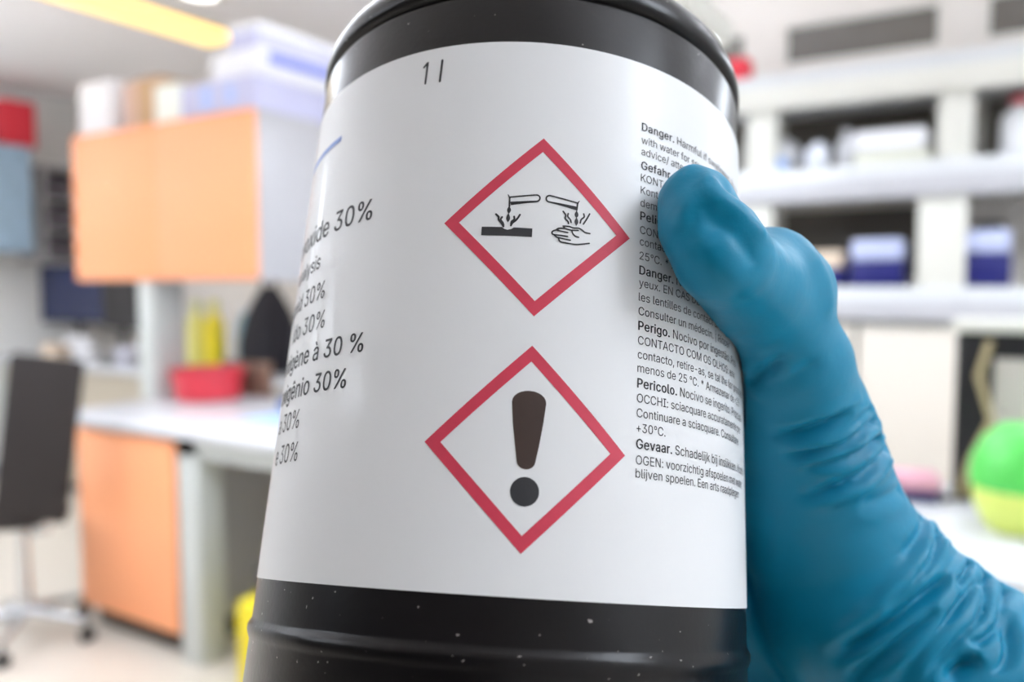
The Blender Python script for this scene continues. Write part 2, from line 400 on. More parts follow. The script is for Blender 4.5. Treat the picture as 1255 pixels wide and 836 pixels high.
# items on the middle shelf (top z 1.83)
Z2 = 1.83
heap2 = []
def lump(name, label, cat, x, y, z, sx, sy, sz, m, seed=1, group=None):
    bm = bmesh.new(); bmesh.ops.create_icosphere(bm, subdivisions=3, radius=1)
    rnd = random.Random(seed); ph = [rnd.uniform(0, 6) for _ in range(6)]
    for v in bm.verts:
        c = v.co; k = 1+.09*math.sin(3*c.x+ph[0])*math.sin(4*c.y+ph[1])+.07*math.sin(6*c.z+ph[2]+3*c.x)
        v.co = Vector((c.x*sx*k, c.y*sy*k, max(-.75, c.z*k)*sz+.75*sz))
    return tag(mesh_obj(name, bm, m, loc=(x, y, z)), label, cat, group)
lump('plastic_bag', 'crumpled white plastic bag at the left of the middle shelf', 'bag', -.83, 3.46, Z2, .09, .09, .085, white_p, 2)
lump('plastic_bag', 'white bag with pale sheen left of the small white bottle', 'bag', -.665, 3.37, Z2, .045, .06, .06, mat('pale_bag', (230, 234, 244), .4), 4)
o = lump('cleaning_pad', 'small blue pad in front of the white bag', 'pad', -.80, 3.34, Z2, .03, .02, .03, mat('light_blue_foam', (150, 185, 240), .6), 6)
bottle_small(-.575, 3.45, Z2, .034, .16, white_p, white_p, 'small white bottle on the middle shelf left of the tray')
t = thing('sample_tray', 'shallow white tray propped on the middle shelf', 'tray', (-.40, 3.44, Z2))
mesh_obj('tray_base', bx(-.13, .13, -.09, .09, .0, .05, bev=.006), mat('cream_tray', (222, 222, 204), .5), t)
mesh_obj('tray_top', bx(-.14, .12, -.10, .08, .05, .13, bev=.02, seg=3), white_p, t)
bottle_small(.0, 3.44, Z2, .06, .22, white_p, red_m, 'white jar with red cap on the right of the middle shelf')
o = mesh_obj('rack_tray', bx(-.12, .12, -.08, .08, 0, .05, bev=.005), dgreen_m, loc=(.20, 3.42, Z2)); tag(o, 'low dark green tray right of the red capped jar', 'tray')
o = mesh_obj('storage_box', bx(-.05, .05, -.05, .05, 0, .10, bev=.01), redbox_m, loc=(-.99, 3.40, 2.20)); tag(o, 'small red box on the top shelf beside the bottle shoulder', 'box')
# items on the lower shelf (top 1.375)
Z3 = 1.375
def crate(x, y, w_, label, top, hb=.10, ht=.09, knob=False):
    t = thing('storage_crate', label, 'crate', (x, y, Z3), 0, 'navy crates on the lower shelf')
    mesh_obj('body', bx(-w_/2, w_/2, -.08, .10, 0, hb, bev=.006), navy_m, t)
    mesh_obj('lid', bx(-w_/2+.004, w_/2-.004, -.076, .096, hb, hb+ht, bev=.012), top, t)
    if knob: mesh_obj('knob', lt([(0, 0), (.04, 0), (.05, .01), (.05, .025), (.03, .035), (0, .035)], 24, c=(0, 0, hb+ht), capends=False), blackp_m, t)
crate(-.66, 3.42, .20, 'navy crate with tan contents beside the gloved knuckle', tan_m, .07, .07)
crate(-.44, 3.42, .19, 'navy crate with pale lilac lid left of the post', lilac_m, .10, .08)
crate(-.08, 3.40, .15, 'square navy crate with lilac lid and black knob', lilac_m, .12, .08, True)
# near right table with instrument, pink box, green bowl
t = thing('side_table', 'white topped table at the right behind the gloved wrist', 'table', (.55, 2.0, 0))
mesh_obj('tabletop', bx(-.85, .9, -.36, .36, .832, .87, bev=.008), worktop_m, t)
for x in (-.8, .8):
    for y in (-.3, .3): mesh_obj('leg', bx(x-.025, x+.025, y-.025, y+.025, 0, .832, bev=.003), panelgrey_m, t)
t = thing('bench_instrument', 'black laboratory instrument with pale side on the right table', 'instrument', (.06, 2.24, .87))
mesh_obj('housing', bx(-.17, .22, -.02, .10, .0, .40, bev=.012, seg=3), blackp_m, t)
mesh_obj('top_cover', bx(-.18, .23, -.04, .11, .40, .43, bev=.01), frame_m, t)
mesh_obj('front_panel', bx(-.09, .03, -.028, -.02, .06, .34, bev=.003), mat('pale_panel', (196, 190, 182), .5), t)
mesh_obj('hose', tb([(-.10, -.04, .38), (-.12, -.06, .30), (-.09, -.07, .20), (-.13, -.07, .10), (-.15, -.06, .01)], .008, 8), mat('tan_hose', (176, 160, 120), .5), t)
kn = mesh_obj('knob', lt([(0, 0), (.04, 0), (.04, .012), (.03, .018), (0, .018)], 24, capends=False), blackp_m, t)
kn.rotation_euler = (math.pi/2, 0, 0); kn.location = (.10, -.02, .2)
o = mesh_obj('power_cable', tb([(-.07, 2.20, .877), (-.12, 2.15, .877), (-.14, 2.26, .877), (-.22, 2.30, .877), (-.28, 2.27, .877)], .006, 8), blackp_m); tag(o, 'black cable lying on the table beside the pink box', 'cable')
t = thing('tip_box', 'pink topped box with navy base on the right table', 'box', (-.19, 2.15, .87), .2)
mesh_obj('base', bx(-.055, .055, -.04, .04, 0, .025, bev=.006), navy_m, t)
mesh_obj('lid', bx(-.06, .06, -.045, .045, .025, .065, bev=.014, seg=3), pink_m, t)
t = thing('plastic_bowl', 'lime bowl with a bright green domed lid at the right edge', 'bowl', (.03, 1.97, .87))
mesh_obj('bowl', lt([(0, 0), (.05, 0), (.072, .02), (.088, .06), (.092, .095), (0, .095)], 36, capends=False), lime_m, t)
mesh_obj('lid', lt([(0, .095), (.094, .095), (.097, .12), (.092, .155), (.072, .195), (.04, .222), (0, .228)], 36, capends=False), green_m, t)

# ------------------------------------------------------------------ black bottle
P0 = Vector((-1.913, -45.636, -148.734))*.001       # label foot on the bottle axis, camera frame
AX = Vector((.0601773, .958714, -.277932)).normalized()
E1 = Vector((.998036, -.0626455, 0)); E1 = (E1-AX*E1.dot(AX)).normalized()
E2 = AX.cross(E1)                                   # away from the camera
HB = 32.0
BM = Matrix((E1, E2, AX)).transposed().to_4x4(); BM.translation = P0-AX*HB*.001
BOTM = CM @ BM
bottle = thing('chemical_bottle', 'large black plastic bottle with white hazard label held in a teal glove', 'bottle')
bottle.matrix_world = BOTM
def ml(prof): return [(r*.001, (h+HB)*.001) for h, r in prof]
bplast = mat('bottle_plastic', (13, 11, 13), .28, .00004, 900, spec=.3)
prof = [(-31, 0), (-31.5, 34), (-32, 38), (-31, 41), (-28.5, 42.6), (-25, 42.9), (-9.6, 42.9), (-9.0, 43.15), (-8.2, 43.42), (-7.4, 43.42), (-6.9, 43.2), (-6.4, 42.9), (-6.0, 42.85),
        (40, 42.85), (93.6, 42.85), (94.3, 42.7), (94.6, 42.3), (94.9, 41.9), (95.3, 41.9), (95.6, 42.4), (96.0, 43.0), (96.6, 43.3), (98, 43.35), (99.6, 43.05), (101.5, 42.2), (103.5, 40.6), (105.5, 38.2), (107.5, 35.0), (109.2, 31), (110.6, 27), (111.6, 24.2), (112.4, 22.6), (113.5, 21.8), (116, 21.6), (132, 21.4), (132, 0)]
mesh_obj('body', lt(ml(prof), 256, capends=False), bplast, bottle)
_nt = bplast.node_tree; _b = _nt.nodes['Principled BSDF']
_tc = _nt.nodes.new('ShaderNodeTexCoord'); _vo = _nt.nodes.new('ShaderNodeTexNoise'); _vo.inputs['Scale'].default_value = 1100; _vo.inputs['Detail'].default_value = 1
_cr = _nt.nodes.new('ShaderNodeValToRGB'); _cr.color_ramp.elements[0].position = .76; _cr.color_ramp.elements[1].position = .79
_cr.color_ramp.elements[0].color = tuple(_b.inputs['Base Color'].default_value); _cr.color_ramp.elements[1].color = (.35, .33, .32, 1)
_nt.links.new(_tc.outputs['Object'], _vo.inputs['Vector']); _nt.links.new(_vo.outputs['Fac'], _cr.inputs[0]); _nt.links.new(_cr.outputs[0], _b.inputs['Base Color'])
capm = mat('cap_plastic', (16, 16, 18), .35, .00004, 900)
bm = bmesh.new(); n = 144
pr = [(115.5, 22.2), (115.5, 25.6), (116, 26), (139, 26), (140.5, 25.2), (141, 23.5), (141, 0)]
lathe(bm, ml(pr), n, capends=False)
for v in bm.verts:
    h = v.co.z*1000-HB; r = math.hypot(v.co.x, v.co.y)
    if 115.8 < h < 139.5 and r > .0255:
        a = math.atan2(v.co.y, v.co.x); k = 1-.02*(int(round(a/(2*math.pi)*n)) % 2)
        v.co.x *= k; v.co.y *= k
mesh_obj('screw_cap', bm, capm, bottle)

# label shell
RL = 43.0
def wrap(s, h, r=RL):
    a = s/RL
    return Vector((r*math.sin(a), -r*math.cos(a), h+HB))*.001
bm = bmesh.new()
S0, S1, N = -112.0, 112.0, 200
cols = []
for i in range(N+1):
    s = S0+(S1-S0)*i/N
    cols.append([bm.verts.new(wrap(s, h, r)) for r, h in ((RL-.12, 0), (RL, 0), (RL, 85.2), (RL-.12, 85.2))])
for a, b in zip(cols, cols[1:]):
    for k in range(4): bm.faces.new((a[k], b[k], b[(k+1) % 4], a[(k+1) % 4]))
bm.faces.new(cols[0]); bm.faces.new(cols[-1][::-1])
label_m = mat('label_paper', (229, 230, 231), .42, .00002, 1200, coat=.12)
label = mesh_obj('label', bm, label_m, bottle)
tag(label, 'white paper label with red hazard diamonds and small multilingual text')

ink = mat('black_ink', (44, 44, 48), .55)
inkbrown = mat('brown_black_ink', (58, 42, 36), .5, 0, 300, var=.15)
redink = mat('red_ink', (205, 58, 82), .5, 0, 500, var=.12)
blueink = mat('blue_ink', (120, 150, 214), .5)

def finish_flat(bm, name, m, parent=label, lift=.05):
    """cut flat print (mm) into narrow strips and wrap it on the bottle"""
    xs = [v.co.x for v in bm.verts]
    x = math.floor(min(xs))+1.0
    while x < max(xs):
        bmesh.ops.bisect_plane(bm, geom=bm.verts[:]+bm.edges[:]+bm.faces[:], plane_co=(x, 0, 0), plane_no=(1, 0, 0))
        x += 1.0
    for v in bm.verts: v.co = wrap(v.co.x, v.co.y, RL+lift)
    me = bpy.data.meshes.new(name); bm.to_mesh(me); bm.free()
    for q in (m if isinstance(m, list) else [m]): me.materials.append(q)
    o = bpy.data.objects.new(name, me); COL.objects.link(o); o.parent = parent
    return o
